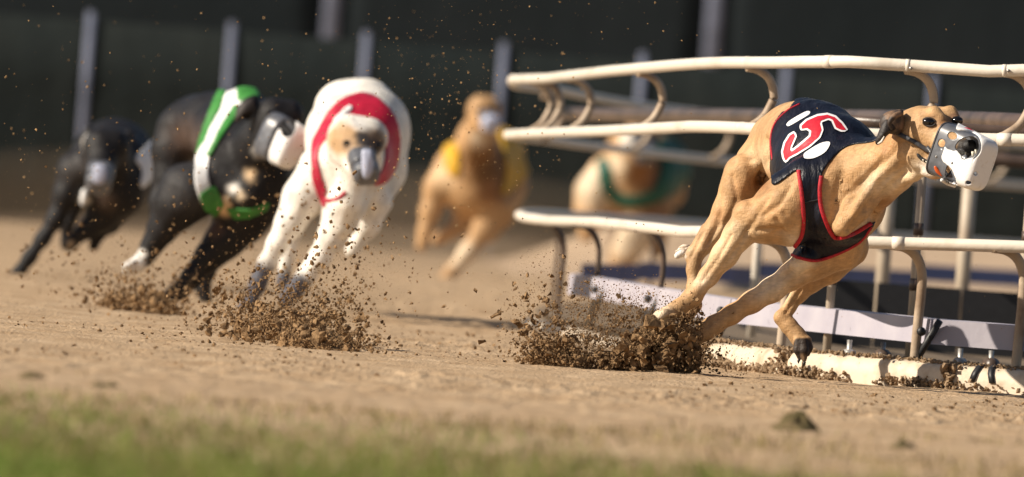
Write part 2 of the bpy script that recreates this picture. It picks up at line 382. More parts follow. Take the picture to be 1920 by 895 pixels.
# ledge boards, each its own plank
def ledge(q0, q1, z, h, m, parent, off=.05, thick=.006, nm='ledge_board'):
    V = []; Fc = []; n = 6
    for k in range(n + 1):
        t = k / n; q = q0 + (q1 - q0) * t + INW * off
        for dz, dn in ((-h/2, 0), (h/2, 0.006), (h/2 + .002, .05), (-h/2, thick)):
            V.append((q[0] + INW[0]*dn*.4, q[1] + dn, z + dz))
    for k in range(n):
        for j in range(4): Fc.append((k*4+j, k*4+4+j, k*4+4+(j+1) % 4, k*4+(j+1) % 4))
    Fc += [(0, 1, 2, 3), (n*4+3, n*4+2, n*4+1, n*4)]
    return build(nm, V, Fc, m, parent, smooth=False)
seams = [1045, 1110, 1210, 1345, 1720, 2080]
for a_, b_ in zip(seams[:-1], seams[1:]):
    A_, B_ = path_near(a_), path_near(b_)
    e = (B_ - A_) / np.linalg.norm(B_ - A_) * .004
    bd = ledge(A_ + e, B_ - e, .106, .048, M['board'], rail)
    # strut and knob at each joint
    q = B_ + INW * .045
    V, Fc = tube([(q[0] + .022, q[1] - .012, .128), (q[0] - .03, q[1] + .03, .02)], .007, 8); build('strut', V, Fc, M['black'], bd)
    V, Fc = ellipsoid((q[0] - .012, q[1] - .018, .105), np.diag((.009, .008, .009)), 12, 8); build('knob', V, Fc, M['black'], bd)
fs = [1072, 1180, 1400, 1700, 2100]
for a_, b_ in zip(fs[:-1], fs[1:]):
    ledge(path_far(a_), path_far(b_), .092 + .06*(a_ - 1072)/800, .052, M['shadeboard'], rail)

# inner lure pipe with its posts
ipts = [(1062, 31.0), (1180, 29.6), (1300, 28.0), (1500, 26.0), (1700, 24.2), (1900, 23.0), (2250, 22.4)]
IP = np.array([XY(p, d, .5) for p, d in ipts]); ipath = spline(IP, 8)
inner = empty('lure_pipe', (IP[3][0], IP[3][1], 0)); tag(inner, 'dark rusty pipe on pale posts just inside the cream rail', 'pipe')
V, Fc = tube([p3(p, .53) for p in ipath], .0185, 14); build('pipe', V, Fc, M['rust_shade'], inner)
def ipnt(px): return np.array([np.interp(px, [p for p, d in ipts], IP[:, i]) for i in (0, 1)])
for px, rr in ((1440, .010),):
    q = ipnt(px); V, Fc = tube([p3(q, .01), p3(q, .25), p3(q, .53)], rr, 12); build('post', V, Fc, M['rail'], inner)
for k, px in enumerate((1568, 1722, 1925)):
    q = np.array(XY(px, 22.5 + .05*k, .3)); V, Fc = tube([p3(q, .0), p3(q, .25), p3(q, .50)], .0085, 12)
    o = build('post', V, Fc, M['postcream'], inner)
    for z in (.19, .30):
        V, Fc = tube([p3(q, z - .012), p3(q, z + .012)], .0100, 12); build('collar', V, Fc, M['rust_shade'], o)
V, Fc = tube([p3(np.array(XY(p, 22.55, .5)), .505) for p in (1560, 1750, 1940, 2200)], .011, 12); build('cross_pipe', V, Fc, M['rust_shade'], inner)

for px in (1668, 1818):
    q = np.array(XY(px, 27.5, .4)); V, Fc = tube([p3(q, .0), p3(q, .25), p3(q, .47)], .017, 12); build('post', V, Fc, M['postcream'], inner)
V, Fc = tube([p3(np.array(XY(p, 27.5, .4)), .475) for p in (1560, 1750, 1940, 2300)], .016, 12); build('cross_pipe', V, Fc, M['rust_shade'], inner)
dw = empty('drain_wall', (*XY(1800, 26.3, 0), 0)); tag(dw, 'dark low drain wall between the near and far rail', 'wall')
xa = [XY(p, 26.3, .1)[0] for p in (1490, 1640, 1800, 1960, 2300)]
for x_0, x_1 in zip(xa[:-1], xa[1:]):
    V, Fc = boxvf(((x_0 + x_1)/2, 26.3, .08), ((x_1 - x_0)/2 - .003, 0, 0), (0, .02, 0), (0, 0, .085)); build('slab', V, Fc, M['black'], dw, False)
# running gear under the ledge
for k, (px, d) in enumerate(((1592, 22.2), (1655, 22.25), (1800, 22.15), (1858, 22.2))):
    x, y = XY(px, d, .05)
    g = empty('lure_roller', (x, y, 0)); tag(g, ['pale roller fitting under the ledge, leftmost of the four', 'dark wheel under the ledge left of the front post', 'small pale roller fitting right of the front post', 'dark wheel under the ledge near the right edge'][k], 'roller', 'lure rollers under the ledge')
    V, Fc = tube([(x - .006, y - .008, .045), (x + .006, y + .008, .045)], .016 if k % 2 else .012, 16); build('wheel', V, Fc, M['rust_shade'] if k % 2 else M['metal'], g)
    V, Fc = tube([(x, y + .012, .0), (x, y + .012, .075)], .005, 8); build('axle_bracket', V, Fc, M['metal'], g)
    V, Fc = tube([(x + .006, y - .012, .045), (x - .006, y + .002, .045)], .005, 8); build('hub', V, Fc, M['metal'], g)

# kerb of half-buried cream blocks
kp = [(940, 28.6), (1000, 26.9), (1075, 25.6), (1160, 24.2), (1250, 23.2), (1345, 22.5), (1488, 22.0), (1792, 21.72), (2110, 21.55), (2430, 21.4)]
KP = np.array([XY(p, d, 0.02) for p, d in kp])
klab = ['small', 'second small', 'third', 'fourth', 'fifth', 'hidden', 'long', 'long', 'long']
KLAB = ['blurred cream kerb block farthest away at the turn of the bend', 'cream kerb block second from the turn, behind the flying dirt',
        'cream kerb block third from the turn, behind the flying dirt', 'cream kerb block behind the left dirt burst',
        'cream kerb block behind the big dirt burst under the tan dog', 'cream kerb block between the dirt burst and the hanging black paw',
        'longest clean cream kerb block, below the upright post right of the paw', 'cream kerb block with two dark strips at the right edge',
        'cream kerb block just beyond the right edge']
for i in range(1, len(KP) - 1):
    A_, B_ = KP[i], KP[i+1]; L = np.linalg.norm(B_ - A_); t = (B_ - A_) / L; nrm = np.array((-t[1], t[0]))
    root = empty('kerb_block', (*((A_ + B_) / 2), 0)); tag(root, KLAB[i], 'kerb', 'kerb blocks along the rail')
    V = []; Fc = []; prof = [(-.030, -.02), (-.030, .018), (-.026, .034), (-.016, .045), (0, .049), (.016, .046), (.027, .035), (.032, .015), (.032, -.02)]
    m = len(prof); stn = [(.006, .90), (.009, .97), (.016, 1)] + [(s, 1) for s in np.linspace(.05, L - .05, 7)] + [(L - .016, 1), (L - .009, .97), (L - .006, .90)]
    for s, sc in stn:
        for a_, z in prof:
            wz = 1 + .03*math.sin(s*9 + i)
            q = A_ + t*s + nrm*a_*sc
            V.append((q[0], q[1], z*sc*wz - (.030 if i < 4 else 0)))
    for k in range(len(stn) - 1):
        for j in range(m - 1): Fc.append((k*m+j, k*m+j+1, (k+1)*m+j+1, (k+1)*m+j))
    Fc += [tuple(range(m))[::-1], tuple(range((len(stn)-1)*m, len(stn)*m))]
    build('block', V, Fc, M['kerb'], root)
    if i == 7:  # two thin skewed dark strips over the top of this block
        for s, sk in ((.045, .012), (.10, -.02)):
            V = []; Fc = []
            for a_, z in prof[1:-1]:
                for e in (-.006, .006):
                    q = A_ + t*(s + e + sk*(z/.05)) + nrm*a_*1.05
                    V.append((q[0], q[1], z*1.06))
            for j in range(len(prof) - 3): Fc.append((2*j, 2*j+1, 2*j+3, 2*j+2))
            o = build('dark_strip', V, Fc, M['black'], root); md = o.modifiers.new('t', 'SOLIDIFY'); md.thickness = .002; md.offset = 1
# ------------------------------------------------------------------ greyhounds
def cones_of(chains):
    out = []
    for ch in chains:
        k = 16
        if isinstance(ch, tuple): ch, k = ch
        if len(ch) == 1: out.append((np.array(ch[0][:3], float), np.array(ch[0][:3], float) + 1e-3, ch[0][3], ch[0][3], k))
        for a, b in zip(ch[:-1], ch[1:]):
            out.append((np.array(a[:3], float), np.array(b[:3], float), a[3], b[3], k))
    return out
def sdf(p, cones):
    f = None
    for a, b, ra, rb, k in cones:
        ba = b - a; h = np.clip(((p - a) @ ba) / (ba @ ba + 1e-9), 0, 1)
        d = np.linalg.norm(p - a - h[:, None] * ba, axis=1) - (ra + (rb - ra) * h)
        if f is None: f = d
        else:
            hh = np.maximum(k - np.abs(f - d), 0) / k
            f = np.minimum(f, d) - hh*hh*k*0.25
    return f
def skin(chains, voxel, infl=0.0):
    """continuous surface round the tapered limbs: voxel shell, then pushed on to the smooth blend"""
    cones = cones_of(chains); parts = []
    for a, b, ra, rb, k in cones:
        L = np.linalg.norm(b - a); n = max(1, int(L / (0.35 * min(ra, rb) + 1)))
        for i in range(n + 1):
            t = i / n; r = (ra + (rb - ra) * t) + infl
            parts.append(ellipsoid(a + (b - a) * t, np.eye(3) * r, 12, 8))
    V = []; Fc = []; o = 0
    for v, f in parts:
        V.extend(v); Fc.extend([tuple(i + o for i in q) for q in f]); o += len(v)
    me = bpy.data.meshes.new('tmp'); me.from_pydata([tuple(v) for v in V], [], Fc); me.update()
    ob = bpy.data.objects.new('tmp', me); COL.objects.link(ob)
    md = ob.modifiers.new('r', 'REMESH'); md.mode = 'VOXEL'; md.voxel_size = voxel; md.adaptivity = 0
    sm = ob.modifiers.new('s', 'SMOOTH'); sm.iterations = 4
    dg = bpy.context.evaluated_depsgraph_get(); dg.update()
    e = bpy.data.meshes.new_from_object(ob.evaluated_get(dg))
    bpy.data.objects.remove(ob); bpy.data.meshes.remove(me)
    for it in range(4):
        n = len(e.vertices); co = np.empty(n*3, np.float32); e.vertices.foreach_get('co', co)
        no = np.empty(n*3, np.float32); e.vertices.foreach_get('normal', no)
        p = co.reshape(-1, 3).astype(float); nn = no.reshape(-1, 3).astype(float)
        f = sdf(p, cones) - infl
        p = p - nn * np.clip(f, -voxel*1.5, voxel*1.5)[:, None] * .8
        e.vertices.foreach_set('co', p.astype(np.float32).ravel()); e.update()
    faces = [tuple(q.vertices) for q in e.polygons]
    no = np.empty(len(p)*3, np.float32); e.vertices.foreach_get('normal', no)
    nn = no.reshape(-1, 3).astype(float); bpy.data.meshes.remove(e)
    return p, faces, nn
def segdist2(p, a, b):
    a = np.asarray(a, float); b = np.asarray(b, float); ba = b - a
    h = np.clip(((p - a) @ ba) / (ba @ ba + 1e-9), 0, 1); return np.linalg.norm(p - a - h[:, None]*ba, axis=1)
def dent(p, nn, marks):
    """marks: (polyline px, depth, width); facing side only; creases between muscles"""
    for line, depth, width in marks:
        dd = np.full(len(p), 1e9)
        for a, b in zip(line[:-1], line[1:]): dd = np.minimum(dd, segdist2(p[:, :2], a, b))
        wgt = np.exp(-(dd/width)**2) * np.clip(-nn[:, 2]*2, 0, 1)
        p = p - nn * (1.5 * depth * wgt)[:, None]
    return p
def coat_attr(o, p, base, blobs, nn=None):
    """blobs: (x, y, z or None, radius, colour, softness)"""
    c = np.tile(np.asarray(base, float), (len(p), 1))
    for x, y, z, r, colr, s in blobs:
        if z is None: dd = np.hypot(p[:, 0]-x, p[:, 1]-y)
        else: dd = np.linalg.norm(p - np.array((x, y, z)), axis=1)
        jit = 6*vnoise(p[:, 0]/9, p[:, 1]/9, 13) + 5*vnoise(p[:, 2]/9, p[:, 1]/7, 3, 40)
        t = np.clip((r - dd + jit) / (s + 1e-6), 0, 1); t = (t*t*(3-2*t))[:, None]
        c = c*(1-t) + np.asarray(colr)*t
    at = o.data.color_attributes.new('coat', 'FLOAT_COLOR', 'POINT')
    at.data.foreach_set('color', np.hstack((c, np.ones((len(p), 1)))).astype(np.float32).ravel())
def nearest_on_poly(q, poly):
    a = np.asarray(poly, float); b = np.roll(a, -1, axis=0); ba = b - a
    h = np.clip(((q - a) * ba).sum(1) / ((ba*ba).sum(1) + 1e-9), 0, 1); c = a + h[:, None]*ba
    return c[np.argmin(((c - q)**2).sum(1))]
def cut(p, faces, nn, poly, off=0.0, facing=False, pad=2.5, holes=(), zmin=None, one=False, sm=3):
    """part of a surface inside an outline, its rim laid on the outline"""
    poly = np.asarray(poly, float)
    keepv = inpoly(p[:, 0], p[:, 1], poly)
    for h in holes: keepv &= ~inpoly(p[:, 0], p[:, 1], h)
    if facing: keepv &= nn[:, 2] < -0.02
    if zmin is not None: keepv &= p[:, 2] > zmin
    fk = [f for f in faces if sum(keepv[i] for i in f) >= (len(f) + 1)//2]
    used = sorted({i for f in fk for i in f}); mp = {i: k for k, i in enumerate(used)}
    q = p[used] + nn[used]*off; fk = [tuple(mp[i] for i in f) for f in fk]
    cnt = {}
    for f in fk:
        for a, b in zip(f, f[1:] + f[:1]): cnt[(min(a, b), max(a, b))] = cnt.get((min(a, b), max(a, b)), 0) + 1
    bv = {i for e, c in cnt.items() if c == 1 for i in e}
    for i in bv:
        c = nearest_on_poly(q[i, :2], poly)
        for h in holes:
            c2 = nearest_on_poly(q[i, :2], h)
            if np.hypot(*(c2 - q[i, :2])) < np.hypot(*(c - q[i, :2])): c = c2
        if np.hypot(*(c - q[i, :2])) < 6: q[i, :2] = c
    nb = {}
    for e, c_ in cnt.items():
        if c_ == 1: nb.setdefault(e[0], []).append(e[1]); nb.setdefault(e[1], []).append(e[0])
    for it in range(8):                       # even out the rim
        z = q[:, 2].copy(); xy = q[:, :2].copy()
        for i, l in nb.items():
            z[i] = .5*q[i, 2] + .5*sum(q[j, 2] for j in l)/len(l)
            if it < sm: xy[i] = .6*q[i, :2] + .4*sum(q[j, :2] for j in l)/len(l)
        q[:, 2] = z; q[:, :2] = xy
    return biggest(q, fk) if one else (q, fk)
def biggest(q, fk):
    par = list(range(len(q)))
    def find(i):
        while par[i] != i: par[i] = par[par[i]]; i = par[i]
        return i
    for f in fk:
        r = find(f[0])
        for j in f[1:]: par[find(j)] = r
    cnt = {}
    for f in fk: k = find(f[0]); cnt[k] = cnt.get(k, 0) + 1
    if not cnt: return q, fk
    m = max(cnt, key=cnt.get); fk = [f for f in fk if find(f[0]) == m]
    us = sorted({i for f in fk for i in f}); mp = {i: k for k, i in enumerate(us)}
    return q[us], [tuple(mp[i] for i in f) for f in fk]
def bvh(p, faces): return BVHTree.FromPolygons([tuple(v) for v in p], faces)
def hit(tree, x, y, default=0):
    h = tree.ray_cast(Vector((x, y, -2000)), Vector((0, 0, 1)))
    return (h[0].z if h[0] else default)
def lay(tree, line, n=8, off=-1, default=None):
    q = spline(line, n); out = []; z = default
    for x, y in q:
        h = tree.ray_cast(Vector((x, y, -2000)), Vector((0, 0, 1)))
        if h[0]: z = h[0].z
        out.append([x, y, z])
    zs = [o[2] for o in out if o[2] is not None]; f0 = zs[0] if zs else 0
    for o in out:
        if o[2] is None: o[2] = f0
    o = np.array(out); o[:, 2] = np.convolve(np.pad(o[:, 2], 2, 'edge'), np.ones(5)/5, 'valid') + off
    return o
def dome(outline, z0, bulge, back=5, zf=None):
    """closed thin lens-like shape over an outline"""
    o = np.asarray(smooth_poly(outline, 4)); c = o.mean(0); V = []; Fc = []; n = len(o)
    zz = (lambda x, y: z0) if zf is None else zf
    for s, dz in ((1, back), (1, 0), (.8, -.45*bulge), (.5, -.8*bulge), (.2, -bulge)):
        for q in o:
            r = c + (q - c)*s; V.append((r[0], r[1], zz(*r) + dz))
    for k in range(4):
        for j in range(n): Fc.append((k*n+j, k*n+(j+1) % n, (k+1)*n+(j+1) % n, (k+1)*n+j))
    Fc.append(tuple(range(4*n, 5*n))); Fc.append(tuple(range(n))[::-1])
    return V, Fc
def norm(v): v = np.asarray(v, float); return v/np.linalg.norm(v)
def loft(Fc_, A, U, secs, nth=120, nt=56, p=3.0):
    """muzzle shell: secs (t back from front, half width, half height); t=0 is the front face"""
    A = norm(A); U = np.asarray(U, float); U = norm(U - A*(U @ A)); S = np.cross(A, U); S = S if S[2] < 0 else -S
    sp = spline(secs, max(2, nt//(len(secs)-1))); ts = sp[:, 0]; nt = len(ts); V = []; fa = []; par = []
    sa = np.maximum(sp[:, 1], .05); sb = np.maximum(sp[:, 2], .05)
    for t, a, b in zip(ts, sa, sb):
        for k in range(nth):
            th = 2*math.pi*k/nth; c, s = math.cos(th), math.sin(th)
            e = 2/p; cx = math.copysign(abs(c)**e, c); sy = math.copysign(abs(s)**e, s)
            V.append(np.asarray(Fc_, float) - A*t + S*a*cx + U*b*sy); par.append((t, th))
    for i in range(nt - 1):
        for k in range(nth): fa.append((i*nth+k, i*nth+(k+1) % nth, (i+1)*nth+(k+1) % nth, (i+1)*nth+k))
    return np.array(V), fa, np.array(par), (A, U, S)
def shell(name, V, faces, keep, mt, d0, parent, thick=.0022, offs=0, cen=None):
    fk = [f for f in faces if all(keep[i] for i in f)]
    used = sorted({i for f in fk for i in f}); mp = {i: k for k, i in enumerate(used)}
    o = build(name, to_world(V[used], d0), [tuple(mp[i] for i in f) for f in fk], mt, parent)
    md = o.modifiers.new('t', 'SOLIDIFY'); md.thickness = thick; md.offset = 0
    return o
def simple_muzzle(root, front, A, U, L, a, b, d0, white=.5, cup='plastic', hole=None):
    """racing muzzle of a dog out of focus: grey cone with a white cup"""
    V, fa, par, fr_ = loft(front, A, U, [(0, .1, .1), (0, a*.45, b*.45), (L*.03, a*.7, b*.75), (L*.12, a*.95, b*.97), (L*.3, a, b), (L, a*1.12, b*1.05)], 72, 36)
    kw = par[:, 0] <= L*white + .1; kg = par[:, 0] >= L*white - 2
    if hole is not None:
        cam_side = ((V - (np.asarray(front, float) - norm(A)*par[:, 0:1]))[:, 2] < 0)
        ih = inpoly(V[:, 0], V[:, 1], hole) & cam_side; kw &= ~ih; kg &= ~ih
    g = shell('muzzle', V, fa, kg, M['greyplastic'], d0, root)
    c = np.asarray(front, float) - norm(A)*par[:, 0:1]
    V2 = V + (V - c)/np.linalg.norm(V - c, axis=1)[:, None]*1.5
    shell('muzzle_cup', V2, fa, kw, M[cup], d0, g)
    v, f = tube(np.array([np.asarray(front) - norm(A)*L*.9, np.asarray(front) - norm(A)*L*.12]), [a*.8, a*.5], 16); build('nose', to_world(v, d0), f, M['nose'], g)
    return g
def eye(root, tree, x, y, r, d0, ring=True):
    z = hit(tree, x, y)
    v, f = ellipsoid((x, y, z - r*.05), np.diag((r*1.10, r*.80, r*.8)), 20, 14); o = build('eye', to_world(v, d0), f, M['eye'], root)
    if ring:
        for s_, m_ in ((-1, 'earrim'), (1, 'earrim')):
            t = [(x + 1.10*r*math.cos(q), y + s_*.72*r*math.sin(q) + .10*r*math.cos(q)) for q in np.linspace(0.05, math.pi - .05, 15)]
            pts = np.array([(a, b, min(hit(tree, a, b, z), z + 4) - 1.6) for a, b in t]); v, f = tube(pts, r*.15*np.array([.3, .7, 1] + [1]*9 + [1, .7, .3]), 8, updir=(0, 0, 1)); build('eyelid', to_world(v, d0), f, M[m_], o)
    return o

TAN = (0.50, 0.305, 0.15); CREAM = (0.74, 0.60, 0.43); RUSTY = (0.27, 0.125, 0.05); PALE = (0.66, 0.47, 0.28); BLK = (0.012, 0.011, 0.012); DGREY = (0.06, 0.055, 0.055); WHT = (0.80, 0.77, 0.72)

def make_dog(d0, foot, label, limbs, torso, voxel, base, blobs, dents=()):
    root = empty('greyhound', (*XY(foot, d0, 0), 0)); tag(root, label, 'dog', 'racing greyhounds')
    p, fa, nn = skin(limbs + torso, voxel)
    if dents: p = dent(p, nn, dents)
    o = build('body', to_world(p, d0), fa, M['coat'], root)
    coat_attr(o, p, base, blobs)
    return root, p, fa, nn, bvh(p, fa)
def garment(root, d0, surf, poly, mt, name='racing_vest', off=3.5, parent=None, thick=.002, facing=False, holes=(), zmin=None, one=True):
    p, fa, nn = surf
    q, fk = cut(p, fa, nn, poly, off, facing, holes=holes, zmin=zmin, one=one)
    o = build(name, to_world(q, d0), fk, mt, parent or root)
    md = o.modifiers.new('t', 'SOLIDIFY'); md.thickness = thick; md.offset = 1
    return o

# ---- lead dog: fawn, black vest with a red number
D6 = 21.3
limbs6 = [
    # right foreleg: shoulder, upper arm, elbow, forearm, wrist, paw
    ([(1520,350,-52,56), (1475,388,-50,56), (1428,408,-45,38)], 22), ([(1480,425,-40,38), (1430,418,-42,34), (1402,408,-40,25)], 18),
    ([(1404,404,-40,25), (1385,440,-40,27), (1359,478,-38,23.5), (1329,518,-34,17), (1306,546,-30,14.5), (1298,558,-30,17.5)], 12), ([(1394,396,-36,15)], 14),
    ([(1298,558,-30,17), (1272,578,-36,15), (1250,590,-42,16)], 9),
    ([(1254,584,-52,9), (1236,592,-62,9.5), (1222,600,-66,7.5)], 4), ([(1252,592,-46,9), (1234,602,-52,9), (1224,609,-54,7)], 4), ([(1256,598,-38,8), (1242,609,-40,8), (1232,615,-40,6.5)], 4), ([(1258,586,-58,8), (1246,588,-72,8), (1238,594,-76,6)], 4),
    # left foreleg
    ([(1572,462,40,48), (1526,488,30,34), (1486,517,22,23), (1447,544,18,20.5), (1410,566,14,18), (1372,590,10,15.5), (1338,610,6,15), (1322,622,4,16)], 18),
    ([(1515,486,-6,22), (1494,498,-4,14)], 14),
    ([(1322,622,4,16), (1300,636,0,14), (1282,646,-6,15)], 9), ([(1288,640,-14,8.5), (1266,650,-20,8)], 4), ([(1288,648,-2,8.5), (1266,660,-4,8)], 4),
    # left hind leg swung forward under the chest: shank, hock, foot
    ([(1585,462,150,44), (1552,500,140,32), (1522,528,132,19), (1500,552,128,12.5), (1480,578,124,10), (1466,596,120,13)], 12),
    ([(1510,524,120,12), (1482,566,118,8)], 8),
    ([(1466,596,120,14.5), (1480,612,116,15), (1494,628,112,15), (1502,640,108,17)], 8),
    ([(1496,638,96,8), (1496,656,90,8), (1499,670,90,5)], 4), ([(1506,640,94,8), (1508,658,86,8.5), (1508,674,86,5)], 4), ([(1514,638,102,8), (1516,652,100,8), (1514,664,100,5)], 4),
    # right hind leg: haunch, thigh, hock, foot
    ([(1458,268,390,46), (1422,306,350,40), (1402,350,330,40)], 14), ([(1412,308,312,30), (1393,326,306,34), (1384,356,306,34)], 10), ([(1446,310,340,34), (1428,352,318,28), (1404,400,296,26)], 12),
    ([(1390,356,312,39), (1368,394,306,30), (1341,432,300,21), (1318,462,292,15), (1302,482,288,12.5)], 12), ([(1322,430,300,9), (1298,470,292,7), (1292,482,290,8)], 6),
    ([(1304,478,288,15), (1300,505,280,12), (1300,540,268,11.5), (1302,572,256,13), (1290,590,240,13)], 9),
    # tail between the legs with a white tip
    ([(1420,330,470,16), (1350,430,420,11), (1306,466,360,9), (1280,472,330,9), (1270,480,326,6)], 6),
]
torso6 = [
    ([(1462,266,400,52), (1488,270,300,68), (1520,284,180,86), (1555,318,70,96), (1572,368,0,92)], 30),
    ([(1474,236,360,34), (1508,234,240,40), (1552,246,140,38), (1594,280,40,34)], 24),
    ([(1562,392,0,84), (1556,418,20,64)], 24),
    ([(1588,334,-20,74), (1630,330,-60,61), (1668,312,-100,49), (1700,286,-126,43)], 22), ([(1605,304,-10,42), (1650,300,-78,32), (1692,274,-120,30)], 16),
    ([(1598,372,-66,40), (1570,410,-72,32)], 18), ([(1560,330,-70,34), (1545,400,-76,30)], 20),
    ([(1668,322,-112,24), (1640,350,-104,27), (1606,390,-110,27), (1580,424,-112,20)], 7), ([(1664,330,-110,24), (1712,322,-150,20)], 14),
    # head: skull, brow, cheek, snout, jaw
    ([(1730,242,-140,44), (1762,238,-136,38)], 16), ([(1712,262,-142,36), (1722,288,-156,32)], 16), ([(1706,240,-128,32)], 14),
    ([(1748,252,-160,40), (1786,270,-200,31), (1822,282,-246,20)], 14), ([(1722,300,-158,28), (1752,314,-182,20), (1800,322,-232,12)], 12),
    ([(1732,214,-172,10), (1752,212,-182,10), (1764,222,-188,9)], 14), ([(1782,212,-150,14), (1790,226,-160,12)], 10), ([(1742,250,-178,12), (1770,272,-204,10)], 12),
]
dents6 = [([(1650,306), (1606,352), (1578,396)], 3.5, 10), ([(1700,322), (1662,362), (1634,408)], 3.0, 9), ([(1438,300), (1424,352)], 4, 9), ([(1578,330), (1566,372), (1562,420)], 2.2, 8), ([(1640,372), (1604,412), (1592,432)], 3.5, 6), ([(1702,318), (1668,352), (1640,395)], 3, 7), ([(1690,268), (1672,292), (1640,318)], 2.2, 6), ([(1712,300), (1728,312), (1744,322)], 2, 5), ([(1352,312), (1382,304), (1412,300)], 2, 5), ([(1386,398), (1398,386)], -2.5, 8), ([(1440,372), (1424,396)], 1.8, 5), ([(1470,400), (1488,420), (1486,440)], 2, 5), ([(1372,440), (1346,486), (1316,528)], 1.6, 3.5),
          ([(1388,292), (1400,330), (1372,400)], -1.5, 10), ([(1436,262), (1440,296), (1424,340)], 7, 7), ([(1405,376), (1440,352), (1490,338)], 2.0, 8),
          ([(1420,432), (1452,430), (1492,446)], 3.2, 5), ([(1432,404), (1462,384), (1482,352)], 2.6, 6), ([(1455,412), (1468,428), (1450,440)], 2.4, 5), ([(1408,418), (1392,452), (1360,496)], 2.6, 4.5), ([(1420,404), (1410,430)], 2.2, 4),
          ([(1346,340), (1352,400), (1330,450)], 2.2, 6), ([(1372,332), (1382,372), (1362,420)], 2.6, 5), ([(1350,420), (1325,462)], 2.5, 4),
          ([(1650,300), (1608,352), (1590,400)], 3.0, 8), ([(1692,312), (1652,345), (1626,392)], 4.0, 8), ([(1690,300), (1700,330), (1722,322)], 2.6, 8), ([(1640,292), (1590,346)], 1.8, 8),
          ([(1485,508), (1450,530), (1400,562)], 2.0, 5), ([(1520,510), (1488,530), (1462,556)], 2.0, 5), ([(1500,545), (1474,586)], 2.5, 4), ([(1324,612), (1376,576)], 1.6, 4),
          ([(1728,240), (1740,244), (1756,238)], 2.0, 4), ([(1700,262), (1724,270), (1736,290)], 1.5, 7), ([(1742,300), (1760,308), (1776,318)], 3.2, 3), ([(1315,440), (1296,482)], 2.0, 3), ([(1340,455), (1312,500)], 2.2, 3)]
blobs6 = [(1610,352,-80,40,RUSTY,60), (1668,380,None,40,RUSTY,50), (1450,400,None,40,(0.52,0.31,0.15),40), (1395,360,None,40,(0.42,0.22,0.095),40), (1350,410,None,30,(0.42,0.22,0.095),30), (1660,270,None,40,(0.42,0.22,0.095),40), (1372,470,None,80,PALE,60), (1440,520,None,70,CREAM,60), (1588,400,-60,60,CREAM,60), (1600,430,-60,50,CREAM,50), (1492,455,None,36,CREAM,36), (1500,490,None,46,CREAM,40), (1380,300,None,60,TAN,60), (1430,300,None,45,PALE,45),  # coat markings, with neck and haunch shade and highlights put into the colour
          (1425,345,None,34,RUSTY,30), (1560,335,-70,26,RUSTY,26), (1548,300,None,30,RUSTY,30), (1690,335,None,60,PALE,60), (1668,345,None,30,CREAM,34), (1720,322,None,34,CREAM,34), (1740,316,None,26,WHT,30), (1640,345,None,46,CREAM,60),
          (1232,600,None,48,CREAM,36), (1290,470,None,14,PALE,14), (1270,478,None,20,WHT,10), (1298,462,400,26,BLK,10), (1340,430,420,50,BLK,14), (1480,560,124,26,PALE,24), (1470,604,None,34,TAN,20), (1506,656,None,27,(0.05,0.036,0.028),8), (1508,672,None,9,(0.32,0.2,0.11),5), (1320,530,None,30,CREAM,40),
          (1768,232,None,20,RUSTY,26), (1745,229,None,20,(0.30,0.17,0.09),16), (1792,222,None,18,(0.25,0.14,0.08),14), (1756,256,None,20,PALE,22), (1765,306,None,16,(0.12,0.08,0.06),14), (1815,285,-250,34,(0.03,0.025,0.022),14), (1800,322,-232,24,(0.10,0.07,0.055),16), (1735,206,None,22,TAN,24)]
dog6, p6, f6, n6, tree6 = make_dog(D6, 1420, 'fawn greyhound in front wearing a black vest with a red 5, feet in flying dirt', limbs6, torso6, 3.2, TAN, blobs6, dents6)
# vest on the torso only
ts, tf, tn = p6, f6, n6
vpoly = smooth_poly([(1501,180), (1480,205), (1465,214), (1450,238), (1445,262), (1445,295), (1447,330), (1450,348), (1472,335), (1497,321), (1503,363), (1507,411), (1503,443), (1489,464), (1467,467), (1476,477), (1494,483), (1521,487), (1561,480), (1610,456), (1634,428), (1642,408), (1634,419), (1597,440), (1569,447), (1557,435), (1541,395), (1537,359), (1541,327), (1561,297), (1581,279), (1601,271), (1634,267), (1650,256), (1634,225), (1590,180), (1545,165)], 5)
vest6 = garment(dog6, D6, (ts, tf, tn), vpoly, M['vest'], off=1.8, thick=.0012, zmin=-110)
vtree = bvh(ts + tn*3.0, tf)
def trim(line, r, mt, parent, nm='trim', sq=.6, tree=None, off=-1, d0=D6):
    q = lay(tree or vtree, line, 8, off); v, f = tube(q, r, 8, squash=sq, updir=(0, 0, 1)); return build(nm, to_world(v, d0), f, mt, parent)
trim([(1497,319), (1503,363), (1507,411), (1503,443), (1490,464)], 3.9, M['redtrim'], vest6)
trim([(1540,330), (1537,359), (1541,395), (1557,435), (1570,447), (1600,439), (1634,419)], 3.9, M['redtrim'], vest6)
trim([(1484,478), (1500,484), (1530,489), (1565,479), (1610,456), (1634,426)], 3.0, M['redtrim'], vest6)
trim([(1500,195), (1476,208), (1453,232), (1445,262), (1448,300)], 2.2, M['redtrim'], vest6)
trim([(1507,380), (1540,374)], 1.2, M['black'], vest6, 'seam')
ZP = lambda l: [(1320 + x/2.486, 170 + y/2.486) for x, y in l]
NUM_R = ZP([(368,285), (378,245), (400,210), (418,198), (424,212), (402,262), (400,276), (410,284), (440,262), (496,214), (500,188), (480,174), (455,178), (454,164), (480,140), (530,118), (575,112), (610,124), (640,152), (662,182), (640,183), (616,172), (600,136), (580,127), (545,140), (540,152), (548,182), (535,215), (490,255), (430,292), (395,310), (380,328), (372,310)])
